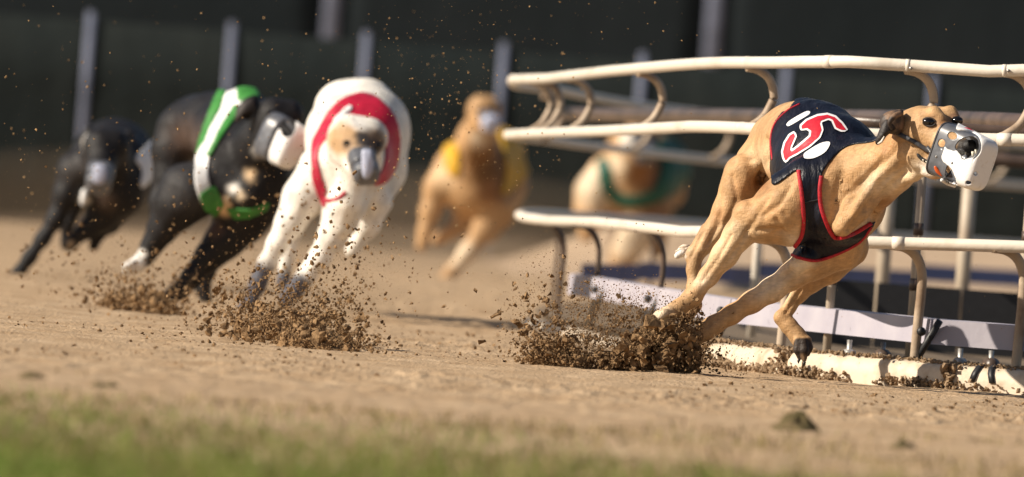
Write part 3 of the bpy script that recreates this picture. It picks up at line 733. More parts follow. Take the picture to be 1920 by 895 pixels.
def grow(poly, e):
    p = np.asarray(poly, float); t = np.roll(p, -1, 0) - np.roll(p, 1, 0); t /= np.linalg.norm(t, axis=1)[:, None] + 1e-9
    ar = .5*np.sum(p[:, 0]*np.roll(p[:, 1], -1) - np.roll(p[:, 0], -1)*p[:, 1]); s = 1 if ar > 0 else -1
    return p + s*e*np.stack((t[:, 1], -t[:, 0]), 1)
def dens(poly, n=4):
    p = np.asarray(poly, float); q = np.roll(p, -1, 0); return np.vstack([p + (q - p)*k/n for k in range(n)]).reshape(n, -1, 2).transpose(1, 0, 2).reshape(-1, 2)
NUM_R = dens(NUM_R)
NUM_W = grow(NUM_R, 3.6)
tfi = (ts, tf, tn)
def decal(poly, mt, off, nm, parent):
    """print on the cloth: fine patch laid on the vest surface"""
    poly = np.asarray(poly, float); x0, y0 = poly.min(0); x1, y1 = poly.max(0); st = 1.0
    xs = np.arange(x0 - st, x1 + 2*st, st); ys = np.arange(y0 - st, y1 + 2*st, st); XX, YY = np.meshgrid(xs, ys)
    ZZ = np.array([[hit(vtree, x, y, np.nan) for x in xs] for y in ys])
    v = np.stack((XX.ravel(), YY.ravel(), ZZ.ravel()), 1); nxs = len(xs)
    fa = [(j*nxs+i, j*nxs+i+1, (j+1)*nxs+i+1, (j+1)*nxs+i) for j in range(len(ys)-1) for i in range(nxs-1)]
    ok = ~np.isnan(v[:, 2]); fa = [f for f in fa if all(ok[k] for k in f)]
    v[~ok, 2] = 0
    q, fk = cut(v, fa, np.tile((0, 0, -1.0), (len(v), 1)), poly, off, sm=0)
    o = build(nm, to_world(q, D6), fk, mt, parent); return o
decal(NUM_W, M['white'], 3.0, 'number_outline', vest6)
decal(NUM_R, M['red'], 4.0, 'number_five', vest6)
decal(smooth_poly(ZP([(383,160), (402,138), (470,99), (492,97), (490,110), (450,135), (396,165)]), 3), M['white'], 3.0, 'print_mark', vest6)
decal(smooth_poly(ZP([(463,300), (477,284), (540,246), (582,238), (585,256), (560,290), (510,315), (470,316)]), 3), M['white'], 3.0, 'print_mark', vest6)
# eyes
eye(dog6, tree6, 1742, 229, 11, D6); eye(dog6, tree6, 1795, 226, 9, D6)
# ear folded back
ev, ef = dome([(1694,208), (1676,207), (1660,212), (1650,224), (1650,240), (1664,250), (1682,252), (1694,240)], -176, 14, 18); ear = build('ear', to_world(ev, D6), ef, M['ear'], dog6)
ev, ef = dome([(1664,222), (1654,232), (1647,248), (1641,266), (1645,272), (1654,268), (1662,256), (1672,248), (1680,240), (1674,226)], -186, 10, 10); build('ear_tip', to_world(ev, D6), ef, M['earrim'], ear)
v, f = tube(spline([(1690,212,-186), (1676,219,-200), (1668,230,-202), (1672,242,-196)], 6), [5, 5.4, 5.6, 5.8, 6, 6, 5.8, 5.6, 5.4, 5, 5, 4.6, 4.2, 4, 3.6, 3.4, 3.2, 3, 3][:19], 8); build('ear_fold', to_world(v, D6), f, M['ear'], ear)
v, f = tube([(1646,270,-194), (1653,266,-197), (1658,256,-198)], [1.5, 2.6, 1.2], 8); build('ear_edge', to_world(v, D6), f, M['rail'], ear)
# muzzle: grey cone, white cup with openings
A6 = (.70, .30, -.64); U6 = (.22, -.95, .0)
FR = (1845, 312, -330)
V6, F6, PR6, fr6 = loft(FR, A6, U6, [(0, .1, .1), (0, 9, 20), (0.3, 17, 33), (2, 22.5, 41), (7, 26, 45.5), (14, 27.5, 47), (30, 29, 48), (55, 32, 49), (80, 35, 49.5), (102, 38, 50)], 260, 150, 4.6)
NR = len(V6)//260
axis = np.array(FR) - norm(A6)*PR6[:, 0:1]; rad = V6 - axis
tmp = bpy.data.meshes.new('t'); tmp.from_pydata([tuple(v) for v in V6], [], F6); tmp.update(); nv = np.empty(len(V6)*3, np.float32); tmp.vertices.foreach_get('normal', nv); N6 = nv.reshape(-1, 3).astype(float); bpy.data.meshes.remove(tmp)
if (N6*rad).sum(1).mean() < 0: N6 = -N6
oval = smooth_poly([(1791,278), (1797,266), (1808,259), (1824,256), (1833,262), (1836,274), (1833,286), (1825,295), (1814,298), (1803,293)], 6)
slit = smooth_poly([(1775,312), (1781,314), (1790,329), (1793,341), (1786,343), (1777,338), (1772,326)], 5)
h1 = ell(1786, 255, 9, 7.2, .3); h2 = ell(1766, 269, 7.5, 8, 0)
Wp = smooth_poly([(1766,294), (1770,285), (1779,281), (1788,284), (1797,293), (1806,299), (1817,302), (1828,298), (1838,286), (1840,272), (1835,257), (1822,249), (1806,246), (1793,243), (1800,228), (1815,224), (1850,250), (1885,255), (1895,330), (1850,385), (1780,380), (1752,347), (1764,334), (1778,343), (1790,348), (1797,342), (1791,326), (1782,312), (1770,304)], 5)
hol = [oval, slit, h1, h2, ell(1828, 325, 4, 4), ell(1816, 342, 5, 4)]
def facing_piece(name, outl, holes_, off, mt, parent, thick, back_t):
    q, fk = cut(V6, F6, N6, outl, off, True, holes=holes_)
    bk = (N6[:, 2] >= -.02) & (PR6[:, 0] >= back_t[0]) & (PR6[:, 0] <= back_t[1])
    f2_ = [f for f in F6 if all(bk[i] for i in f)]; us = sorted({i for f in f2_ for i in f}); mp = {i: k + len(q) for k, i in enumerate(us)}
    v = np.vstack((q, V6[us] + N6[us]*off)); o = build(name, to_world(v, D6), fk + [tuple(mp[i] for i in f) for f in f2_], mt, parent)
    md = o.modifiers.new('t', 'SOLIDIFY'); md.thickness = thick; md.offset = 0
    return o
GP = smooth_poly([(1700,200), (1790,215), (1842,246), (1846,262), (1846,290), (1800,362), (1700,360), (1690,280)], 4)
mz = facing_piece('muzzle', GP, hol, 0, M['greyplastic'], dog6, .0022, (16, 200))
facing_piece('muzzle_cup', Wp, hol, 2.4, M['plastic'], mz, .0028, (0, 55))
S6 = fr6[2]; c0 = np.array(FR) - fr6[0]*102
ring = np.array([V6[(NR-1)*260 + k] for k in list(range(260)) + [0]]); v, f = tube(ring, 2.6, 8, cap=False); build('rim', to_world(v, D6), f, M['leather'], mz)
mtree = bvh(V6, F6)
def rivets(lst, r, mt):
    for x, y in lst:
        z = hit(mtree, x, y, -250); v, f = ellipsoid((x, y, z - 1.5), np.diag((r, r, r*.6)), 12, 8); build('rivet', to_world(v, D6), f, mt, mz)
v, f = ellipsoid((1786.5, 306.5, hit(mtree, 1786.5, 306.5, -280) - 3.5), np.diag((3, 3, 1.4)), 12, 8); build('stud', to_world(v, D6), f, M['black'], mz)
v, f = tube(spline([(1766,338,hit(mtree,1772,334,-250)-4), (1776,344,hit(mtree,1778,340,-260)-5), (1790,349,hit(mtree,1790,345,-280)-5)], 5), 3.4, 8); build('cup_lip', to_world(v, D6), f, M['plastic'], mz)
rivets([(1745,285), (1756,294), (1780,287), (1771,299)], 2.6, M['metal'])
v, f = dome([(1751,314), (1755,312), (1765,326), (1766,331), (1760,328), (1754,322)], hit(mtree, 1760, 322, -240) - 3, 1, 3); build('tag', to_world(v, D6), f, M['orange'], mz)
v, f = dome([(1806,240), (1816,240), (1830,249), (1828,252), (1814,246)], hit(mtree, 1816, 246, -300) - 4.5, 1, 2); build('sticker', to_world(v, D6), f, M['crimson'], mz)
trim([(1681,250), (1696,257), (1712,265), (1728,275), (1742,284)], 4.4, M['leather'], mz, 'dark_strip', .45, tree6, -5.5)
v, f = tube(spline([(1738,276,-212), (1752,293,-226), (1765,312,-240), (1776,330,-254)], 5), 4.2, 8, squash=.6); build('dark_strip', to_world(v, D6), f, M['leather'], mz)
for x, y in ((1714,268), (1724,273)):
    v, f = ellipsoid((x, y, hit(tree6, x, y) - 4.5), np.diag((2.4, 2.6, 1.6)), 12, 8); build('buckle', to_world(v, D6), f, M['metal'], mz)
# nose, mouth, teeth
v, f = ellipsoid((1818, 274, -262), np.diag((15, 12, 12)), 18, 12); build('nose', to_world(v, D6), f, M['nose'], dog6)
v, f = ellipsoid((1812, 286, -250), np.diag((20, 12, 12)), 18, 12); mo = build('mouth', to_world(v, D6), f, M['nose'], dog6)
for x, y, h in ((1799,285,4), (1804,287,4), (1809,288,8), (1824,287,11), (1830,283,8)):
    zt = -292 + .3*(1812 - x); v, f = tube([(x, y - 3, zt), (x, y + h*.5, zt), (x, y + h, zt)], [2.8, 2.2, .4], 8); build('tooth', to_world(v, D6), f, M['tooth'], mo)
q = lay(tree6, [(1719,288), (1727,297), (1738,304), (1750,309)], 6, 2.2); v, f = tube(q, [2, 3, 3.5, 4, 4, 4, 4, 4, 4, 4, 4, 3.8, 3.5, 3.3, 3, 2.6, 2.2, 2, 2][:len(q)], 8); lip = build('lip', to_world(v, D6), f, M['nose'], dog6)
for x, y in ((1731,303), (1737,306), (1743,309)):
    z = hit(tree6, x, y) - 4; v, f = tube([(x, y - 4, z), (x + .5, y + 1, z)], [2, .5], 6); build('tooth', to_world(v, D6), f, M['tooth'], lip)
# claws
for x, y, z in ((1219,604,-70), (1221,612,-58), (1229,618,-44), (1499,675,88), (1509,680,84)):
    v, f = tube([(x, y - 2, z), (x - 2, y + 3, z - 1), (x - 2, y + 7, z)], [3, 2.4, .6], 8); build('claw', to_world(v, D6), f, M['claw'], dog6)

for k in range(11):
    th = random.uniform(2.7, 3.7); L_ = random.uniform(16, 30); x, y = 1296 + random.uniform(-4, 6), 470 + random.uniform(-7, 7)
    v, f = tube([(x, y, 326), (x + .6*L_*math.cos(th), y - .5*L_*math.sin(th) + 2, 324), (x + L_*math.cos(th), y - .7*L_*math.sin(th) + 6, 324)], [5, 3.6, .4], 8); build('tail_hair', to_world(v, D6), f, M['tuft'], dog6)
# ---- black dog in green and white
D2 = 26.5
limbs2 = [
    ([(395,350,-30,48), (352,362,-40,52), (330,390,-40,40), (305,430,-36,25), (284,462,-32,17), (272,484,-30,15)], 20), ([(272,484,-30,15), (258,496,-40,14), (246,504,-46,13)], 8),
    ([(250,492,-54,7), (236,500,-60,7)], 4), ([(250,502,-46,7), (238,510,-50,7)], 4),
    ([(452,420,10,44), (420,452,6,34), (392,482,4,25), (362,518,0,18), (334,548,-2,15), (316,566,-4,15), (300,576,-8,13)], 18),
    ([(430,440,120,30), (402,480,118,20), (388,512,114,13), (380,540,110,12), (386,560,106,12)], 12),
    ([(375,225,300,44), (338,246,290,42), (322,284,280,36), (316,330,270,26), (300,380,260,18), (290,430,250,12), (280,470,240,11)], 18),
]
torso2 = [([(365,232,300,46), (400,236,240,58), (440,262,130,72), (462,310,40,82), (470,345,10,80)], 30), ([(460,360,0,72), (455,390,10,50)], 24), ([(420,212,200,34), (460,206,110,34), (486,220,40,30)], 24),
          ([(470,300,-20,62), (492,270,-60,46), (508,236,-96,38)], 22), ([(500,330,-40,44), (470,360,-60,36)], 20), ([(415,300,-20,44), (430,350,-30,44)], 20),
          ([(514,218,-110,36), (540,216,-106,30)], 14), ([(510,240,-112,32), (540,258,-160,24), (556,268,-186,18)], 14), ([(458,208,-80,16), (470,196,-86,14), (478,186,-84,8)], 8), ([(500,262,-112,26), (536,276,-156,14)], 12)]
blobs2 = [(488,282,None,22,WHT,18), (436,356,None,18,WHT,16), (452,368,None,16,CREAM,16), (424,376,None,14,CREAM,14), (420,392,None,22,PALE,20), (470,330,None,20,PALE,20), (250,500,None,30,WHT,12), (268,476,None,14,WHT,12), (350,260,None,60,(0.075,0.05,0.04),60), (352,350,None,66,(0.035,0.033,0.034),40), (400,430,None,30,(0.12,0.075,0.06),30)]
dog2, p2, f2, n2, tree2 = make_dog(D2, 400, 'black greyhound with white paw in a green and white striped vest', limbs2, torso2, 4, BLK, blobs2)
s2 = (p2, f2, n2)
outer2 = [(430,150), (405,185), (382,240), (366,300), (366,345), (382,388), (402,402)]
inner2 = [(520,160), (486,196), (458,204), (440,228), (424,262), (400,300), (398,345), (410,372), (432,380)]
def band(fr_a, fr_b):
    a = spline([tuple(np.array(o)*(1-fr_a) + np.array(i_)*fr_a) for o, i_ in zip(outer2, inner2)], 5); b = spline([tuple(np.array(o)*(1-fr_b) + np.array(i_)*fr_b) for o, i_ in zip(outer2, inner2)], 5)
    return np.vstack((a, b[::-1]))
outer2 = [(418,150), (398,196), (382,240), (368,292), (365,340), (376,378), (392,400)]
inner2 = [(490,160), (462,200), (436,222), (412,254), (392,298), (391,338), (400,364)]
v2 = garment(dog2, D2, s2, band(0, 1), M['white'], off=1.4, thick=.0012)
garment(dog2, D2, s2, [(414,160), (398,196), (382,240), (369,288), (378,292), (392,246), (412,206), (428,160)], M['green'], 'green_stripe', 2.6, v2, facing=True)
garment(dog2, D2, s2, [(444,150), (446,190), (466,192), (486,182), (478,150)], M['green'], 'green_stripe', 2.6, v2, facing=True)
garment(dog2, D2, s2, [(440,196), (414,238), (396,276), (386,290), (394,296), (410,266), (430,236), (446,216), (452,200)], M['green'], 'green_stripe', 2.6, v2, facing=True)
garment(dog2, D2, s2, [(372,366), (384,394), (404,406), (420,384), (404,350), (392,352)], M['green'], 'green_stripe', 2.6, v2, facing=True)
garment(dog2, D2, s2, [(424,390), (440,412), (470,408), (500,392), (506,378), (470,392)], M['green'], 'chest_band', 2.6, v2, facing=True)
simple_muzzle(dog2, (556, 280, -240), (.62, .34, -.70), (.3, -.95, 0), 78, 27, 42, D2, .52, 'plastic', smooth_poly([(528,242), (536,228), (550,226), (554,240), (548,254), (534,256)], 4))
eye(dog2, tree2, 508, 212, 8, D2, False)
v, f = dome([(478,186), (456,190), (444,206), (440,226), (448,228), (462,214), (478,208)], -128, 8, 10); build('ear', to_world(v, D2), f, M['earrim'], dog2)

# ---- white dog in red
D3 = 25.8
limbs3 = [
    ([(602,320,-20,44), (568,372,-30,36), (544,418,-30,25), (520,458,-28,17), (500,494,-26,13), (484,530,-24,13), (470,566,-22,13)], 20), ([(470,566,-22,13), (456,580,-30,13)], 6),
    ([(650,368,-50,34), (640,402,-52,33), (622,444,-50,24), (596,488,-48,18), (572,520,-46,15), (550,546,-44,14), (536,564,-44,14)], 18),
    ([(665,330,-90,26), (652,380,-86,28), (646,420,-70,24)], 14), ([(700,380,150,36), (690,420,150,22), (660,470,150,14)], 14),
    ([(560,400,200,20), (540,470,190,14), (530,530,180,12)], 10),
]
torso3 = [([(668,232,330,78), (690,240,260,72), (665,270,150,84), (650,310,30,78)], 30), ([(640,200,330,46), (690,196,330,46)], 24), ([(720,250,300,40), (716,320,240,40), (700,370,200,34)], 30), ([(635,350,-10,58), (650,380,0,40)], 24),
          ([(655,300,-40,62), (668,270,-90,50)], 22), ([(640,240,120,60), (700,240,110,50)], 30),
          ([(656,256,-150,42), (690,258,-148,38)], 16), ([(668,276,-164,40), (680,312,-212,26), (684,328,-236,18)], 14), ([(646,280,-150,34), (668,314,-196,16)], 14)]
blobs3 = [(642,262,None,36,(0.50,0.32,0.17),18), (676,272,None,30,(0.36,0.25,0.16),18), (702,266,None,30,(0.20,0.14,0.10),20), (642,262,-190,50,(0.50,0.32,0.17),34), (702,270,-190,44,(0.20,0.14,0.10),28), (712,280,-185,28,(0.05,0.04,0.04),20), (682,258,-205,24,(0.05,0.045,0.045),16), (668,290,-205,20,(0.55,0.42,0.3),20), (672,222,-186,26,WHT,18), (474,552,None,72,(0.08,0.08,0.10),22), (542,556,None,58,(0.08,0.08,0.10),22), (620,230,250,26,(0.75,0.6,0.45),30), (652,272,-196,18,(0.10,0.06,0.04),14)]
dog3, p3_, f3, n3, tree3 = make_dog(D3, 610, 'white greyhound with grey lower legs in a red vest', limbs3, torso3, 4, (0.80, 0.76, 0.69), blobs3)
s3 = (p3_, f3, n3)
vp3 = smooth_poly([(588,330), (584,280), (596,246), (618,208), (646,184), (684,176), (712,188), (736,214), (748,250), (746,296), (732,330), (716,345), (700,345), (716,318), (722,290), (720,264), (704,240), (680,228), (652,232), (626,250), (606,268), (596,290), (602,330), (612,360), (600,362)], 4)
v3 = garment(dog3, D3, s3, vp3, M['crimson'], off=2.2, zmin=-125, one=False)
garment(dog3, D3, s3, smooth_poly([(626,230), (640,212), (656,200), (660,206), (646,218), (632,234)], 4), M['white'], 'print_mark', 5, v3, facing=True)
st3 = bvh(p3_, f3)
trim([(590,300), (588,330), (598,362), (610,388)], 4, M['crimson'], v3, 'trim', .6, st3, -2, D3)
trim([(604,362), (612,376), (634,372), (648,360)], 4, M['crimson'], v3, 'trim', .6, st3, -2, D3)
simple_muzzle(dog3, (690, 334, -262), (.20, .60, -.77), (.1, -.8, -.5), 66, 23, 22, D3, .45, 'greyplastic')
V, Fc = dome([(678,284), (688,280), (698,286), (699,318), (692,334), (682,334), (678,316)], -285, 5, 5); build('muzzle_plate', to_world(V, D3), Fc, M['lavender'], dog3)
eye(dog3, tree3, 650, 268, 6, D3, False); eye(dog3, tree3, 708, 274, 8, D3, False)

# ---- black dog far left
D1 = 29.5
limbs1 = [
    ([(172,300,-10,38), (142,320,-20,32), (124,366,-22,23), (104,412,-24,15), (80,448,-26,12), (56,482,-28,11), (38,508,-30,12)], 16), ([(38,508,-30,11), (24,516,-36,8), (14,518,-38,6)], 6), ([(38,508,-30,11), (36,524,-32,7)], 6),
    ([(215,370,0,44), (190,408,0,26), (160,432,0,16), (136,452,0,11), (130,462,-4,10)], 14), ([(222,390,20,30), (206,420,20,18), (184,440,20,11), (176,462,20,10)], 12),
    ([(150,360,160,20), (126,420,160,12), (122,460,160,9)], 10),
]
torso1 = [([(215,285,260,58), (214,296,160,68), (212,318,40,68), (212,344,0,60)], 28), ([(240,300,120,46), (246,340,100,40), (236,372,60,34)], 26), ([(200,300,-40,48), (196,286,-80,42)], 20), ([(176,296,140,44)], 20),
          ([(190,276,-110,36), (210,274,-106,34)], 14), ([(192,300,-124,32), (186,330,-170,20), (184,344,-190,13)], 12), ([(160,262,-80,11), (166,246,-84,10)], 8), ([(236,262,-80,12), (242,252,-80,9)], 8)]
blobs1 = [(166,272,-100,22,WHT,10), (158,372,None,15,WHT,10), (140,320,None,40,DGREY,40), (132,456,None,12,PALE,12), (200,380,None,30,(0.06,0.04,0.03),30)]
dog1, p1, f1, n1, tree1 = make_dog(D1, 170, 'black greyhound with white ear patch, farthest left', limbs1, torso1, 4, BLK, blobs1)
v, f = dome([(160,254), (170,252), (173,264), (168,282), (160,280), (157,268)], -112, 4, 10); build('ear', to_world(v, D1), f, M['white'], dog1)
v, f = dome([(153,358), (161,354), (164,368), (160,382), (153,386), (150,374)], -50, 5, 10); build('vest_tie', to_world(v, D1), f, M['white'], dog1)
simple_muzzle(dog1, (183, 352, -215), (-.12, .55, -.82), (0, -.8, -.5), 58, 22, 20, D1, .42, 'greyplastic')
V, Fc = dome([(176,312), (190,308), (200,318), (198,338), (188,346), (174,340)], -232, 4, 5); build('muzzle_plate', to_world(V, D1), Fc, M['lavender'], dog1)
s1 = (p1, f1, n1)
garment(dog1, D1, s1, smooth_poly([(252,300), (268,280), (290,262), (292,300), (280,340), (262,352), (266,320)], 4), M['white'], off=3)

# ---- tan dog in yellow
D4 = 38.0
limbs4 = [
    ([(845,320,0,34), (822,352,-4,26), (806,396,-6,17), (798,432,-8,12), (790,460,-10,11)], 14), ([(930,386,0,32), (906,432,-6,20), (876,474,-10,15), (848,508,-12,11), (828,530,-14,12)], 14),
    ([(880,380,30,30), (866,420,26,17), (840,438,24,12), (820,450,24,11)], 12), ([(948,350,120,40), (940,400,120,24), (920,440,120,14)], 14),
]
torso4 = [([(930,290,200,50), (910,300,120,58), (892,324,20,62), (890,350,0,54)], 26), ([(940,330,120,42), (936,370,80,36)], 24), ([(886,300,-20,46), (893,262,-50,33), (902,228,-76,27)], 20), ([(856,310,40,34)], 20),
          ([(905,206,-90,29), (914,204,-88,25)], 12), ([(909,224,-104,22), (918,236,-136,13)], 10)]
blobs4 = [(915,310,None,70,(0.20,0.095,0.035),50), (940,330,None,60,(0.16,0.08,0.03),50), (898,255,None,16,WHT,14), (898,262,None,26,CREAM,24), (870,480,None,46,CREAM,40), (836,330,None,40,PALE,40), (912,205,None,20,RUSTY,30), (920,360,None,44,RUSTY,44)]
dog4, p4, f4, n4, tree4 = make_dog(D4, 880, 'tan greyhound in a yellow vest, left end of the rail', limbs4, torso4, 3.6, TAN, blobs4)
s4 = (p4, f4, n4)
garment(dog4, D4, s4, smooth_poly([(838,262), (852,266), (862,290), (858,330), (840,322), (832,290)], 4), M['yellow'], off=3)
garment(dog4, D4, s4, smooth_poly([(930,240), (960,240), (996,270), (990,320), (968,350), (942,364), (950,320), (944,280)], 4), M['yellow'], off=3)
simple_muzzle(dog4, (923, 236, -168), (.22, .32, -.9), (0, -.95, -.2), 46, 15, 14, D4, .4, 'lavender')
eye(dog4, tree4, 896, 206, 6, D4, False); eye(dog4, tree4, 926, 206, 6, D4, False)

# ---- pale dog in green behind the rail
D5 = 41.0
limbs5 = [
    ([(1140,330,-10,40), (1116,362,-14,36), (1106,396,-16,27), (1100,440,-18,15)], 16), ([(1200,400,0,42), (1186,440,-4,36), (1172,470,-6,28), (1160,500,-8,18)], 16),
    ([(1230,380,60,36), (1228,430,60,24), (1234,470,60,14)], 14), ([(1254,310,120,34), (1256,360,110,30)], 16),
]
torso5 = [([(1200,300,200,60), (1200,310,110,68), (1198,330,20,66), (1196,350,0,58)], 26), ([(1240,320,100,44)], 20), ([(1180,310,-30,46), (1190,286,-60,38)], 18), ([(1200,262,-90,30), (1210,262,-88,27)], 12), ([(1206,276,-110,24), (1212,290,-140,15)], 10), ([(1176,252,-70,9), (1182,240,-72,8)], 6)]
blobs5 = [(1120,350,None,60,CREAM,40), (1218,322,None,60,(0.13,0.075,0.04),40), (1225,400,None,50,(0.2,0.11,0.06),40), (1180,262,None,22,WHT,16), (1212,268,-110,44,BLK,20), (1180,450,None,60,CREAM,40), (1160,310,None,34,CREAM,30), (1206,330,None,40,RUSTY,30), (1250,350,None,40,DGREY,30)]
dog5, p5, f5, n5, tree5 = make_dog(D5, 1190, 'pale fawn greyhound in a green vest, seen through the rail', limbs5, torso5, 3.6, TAN, blobs5)
s5 = (p5, f5, n5)
garment(dog5, D5, s5, smooth_poly([(1120,310), (1136,296), (1146,320), (1150,350), (1170,366), (1210,364), (1232,345), (1240,310), (1228,270), (1250,262), (1284,280), (1290,330), (1262,362), (1220,384), (1170,388), (1136,368), (1124,340)], 4), M['teal'], off=4)
simple_muzzle(dog5, (1212, 298, -165), (.1, .5, -.86), (0, -.8, -.5), 46, 17, 15, D5, .4, 'greyplastic')
# ------------------------------------------------------------------ flying dirt
ICO = []
bm = bmesh.new(); bmesh.ops.create_icosphere(bm, subdivisions=1, radius=1); bm.verts.ensure_lookup_table()
IV = np.array([v.co[:] for v in bm.verts]); IF = np.array([[v.index for v in f.verts] for f in bm.faces]); bm.free()
def clods(name, pos, rad, label, mt=None, el=.6):
    pos = np.asarray(pos, float); rad = np.asarray(rad, float); n = len(pos)
    sc = RNG.uniform(1 - el, 1 + el, (n, 1, 3)); jit = RNG.normal(0, .34, (n, len(IV), 3))
    loc = (IV[None] * sc + jit) * rad[:, None, None]
    q = RNG.normal(size=(n, 4)); q /= np.linalg.norm(q, axis=1)[:, None]; a, b, c, d = q.T
    Rm = np.stack((a*a+b*b-c*c-d*d, 2*b*c-2*a*d, 2*b*d+2*a*c, 2*b*c+2*a*d, a*a-b*b+c*c-d*d, 2*c*d-2*a*b, 2*b*d-2*a*c, 2*c*d+2*a*b, a*a-b*b-c*c+d*d), 1).reshape(n, 3, 3)
    V = np.einsum('nij,nkj->nki', Rm, loc) + pos[:, None, :]
    T = (IF[None] + (np.arange(n)*len(IV))[:, None, None]).reshape(-1, 3)
    o = fast_tris(name, V.reshape(-1, 3), T, mt or M['clod'])
    return tag(o, label, 'flying dirt', kind='stuff')
def pix(px, py, d):
    px, py, d = (np.asarray(v, float) for v in (px, py, d))
    return CP + d[:, None]*fw + ((px - 960)/F*d)[:, None]*rt + ((447.5 - py)/F*d)[:, None]*up
def plume(n, xs, tops, bots, d, ds, r0_, r1_, power=2.5, bias=1.0):
    """dirt filling the area between two outlines"""
    x = RNG.uniform(xs[0], xs[-1], n); t = np.interp(x, xs, tops); b = np.interp(x, xs, bots)
    y = b - (b - t)*RNG.random(n)**bias + RNG.normal(0, 3, n)
    r = r0_ + (r1_ - r0_)*RNG.random(n)**power
    return x, y, RNG.normal(d, ds, n), r
def merged(lst):
    X = np.concatenate([q[0] for q in lst]); Y = np.concatenate([q[1] for q in lst]); D = np.concatenate([q[2] for q in lst]); R = np.concatenate([q[3] for q in lst])
    return pix(X, Y, D), R*D/F
def gauss(n, cx, cy, sx, sy, d, ds, r0_, r1_, power=3, slope=0):
    x = RNG.normal(cx, sx, n); y = RNG.normal(cy, sy, n) + slope*(x - cx)
    return x, y, RNG.normal(d, ds, n), r0_ + (r1_ - r0_)*RNG.random(n)**power
DD = 21.25
def clump(lst, sc=40, thr=.0):
    """thin the dirt out by a patchy field so that it hangs in strands and gaps"""
    out = []
    for x, y, d, r in lst:
        k = vnoise(x/sc, y/sc, 17, 5) + .5*vnoise(x/sc*2.3, y/sc*2.3, 3, 8) + .35*RNG.normal(size=len(x)) > thr
        out.append((x[k], y[k], d[k], r[k]))
    return out
XS, TP, BT = [1108, 1150, 1180, 1210, 1250, 1290, 1314], [698, 658, 634, 616, 606, 588, 655], [704, 708, 709, 711, 712, 712, 706]
DD = 21.31
main = [plume(9000, XS, TP, BT, DD, .05, .35, 2.2, 2.5, .9), plume(1500, XS, [t + 6 for t in TP], BT, DD, .045, 1.5, 5, 2.5, .8), plume(1000, [1262, 1280, 1300, 1318], [590, 570, 548, 590], [640, 640, 640, 640], DD - .03, .03, .4, 3.6, 4)] + clump([
        plume(260, [1125, 1180, 1260, 1308], [680, 632, 610, 640], [704, 707, 708, 704], DD - .02, .03, 5, 15, 2.0)], 26, -.05) + [
        gauss(900, 1324, 670, 22, 34, DD, .05, .35, 2.4, 4), gauss(300, 1370, 688, 44, 16, DD, .08, .35, 1.3), gauss(600, 1180, 600, 44, 26, DD, .05, .4, 4, 5)]
def strands(k, x0, y0, sx, sy, xr, yr, d, n=90, r=(.3, 2.2), sag=20):
    out = []
    for _ in range(k):
        ax, ay = RNG.normal(x0, sx), RNG.normal(y0, sy); bx_s, by_s = RNG.uniform(*xr), RNG.uniform(*yr); t = RNG.random(n)**1.3; w_ = 1 + 7*t
        out.append((ax + (bx_s - ax)*t + RNG.normal(0, 1, n)*w_, ay + (by_s - ay)*t - sag*np.sin(t*math.pi)*RNG.random() + RNG.normal(0, 1, n)*w_*.8, RNG.normal(d, .06, n), r[0] + (r[1] - r[0])*RNG.random(n)**4))
    return out
main += strands(26, 1250, 690, 30, 8, (1000, 1210), (545, 650), DD - .04, 130, (.3, 2.4)) + strands(8, 1300, 690, 8, 8, (1310, 1380), (620, 690), DD - .03, 50)
P_, R_ = merged(main); clods('dirt_burst', P_, R_, 'dense burst of brown clods under the feet of the leading tan dog')
DD = 21.25
big = [plume(70, [1125, 1180, 1260, 1308], [660, 615, 596, 640], [702, 706, 708, 704], DD - .05, .02, 5, 12, 1.6), gauss(34, 1030, 650, 50, 36, DD, .06, 3, 9, 1.6), gauss(16, 1010, 575, 36, 30, DD, .08, 3, 7, 1.6)]
P_, R_ = merged(big); clods('torn_clods', P_, R_, 'larger ragged clods in the burst under the leading dog', el=.8)
big = [gauss(60, 580, 630, 66, 26, 21.5, .2, 4, 11, 1.7, .12), gauss(30, 470, 620, 40, 24, 21.8, .2, 4, 11, 1.7, .1), gauss(40, 280, 580, 44, 16, 24.2, .2, 4, 10, 1.7)]
P_, R_ = merged(big); clods('torn_clods', P_, R_, 'larger ragged clods below the white and black dogs', el=.8)
DD = 21.25
second = [gauss(3600, 1048, 670, 36, 18, DD, .05, .35, 2.6, 3), gauss(500, 1045, 672, 34, 16, DD, .05, 1.5, 6.5, 3), gauss(1500, 1030, 650, 44, 28, DD, .05, .35, 3.2, 4), gauss(1500, 1095, 682, 32, 13, DD, .05, .35, 3, 4)] + clump([
          gauss(7500, 1110, 598, 66, 34, DD + .05, .10, .25, 1.2, 2, .12), gauss(3600, 1060, 560, 54, 44, DD, .12, .25, 1.3, 2.5)], 24, .02) + [gauss(150, 1020, 590, 46, 44, DD, .1, .8, 7, 4), gauss(1600, 1180, 576, 54, 22, DD, .08, .3, 1.3, 2)]
P_, R_ = merged(second); clods('dirt_spray', P_, R_, 'lower spray of dirt left of the dense burst at the tan dog')
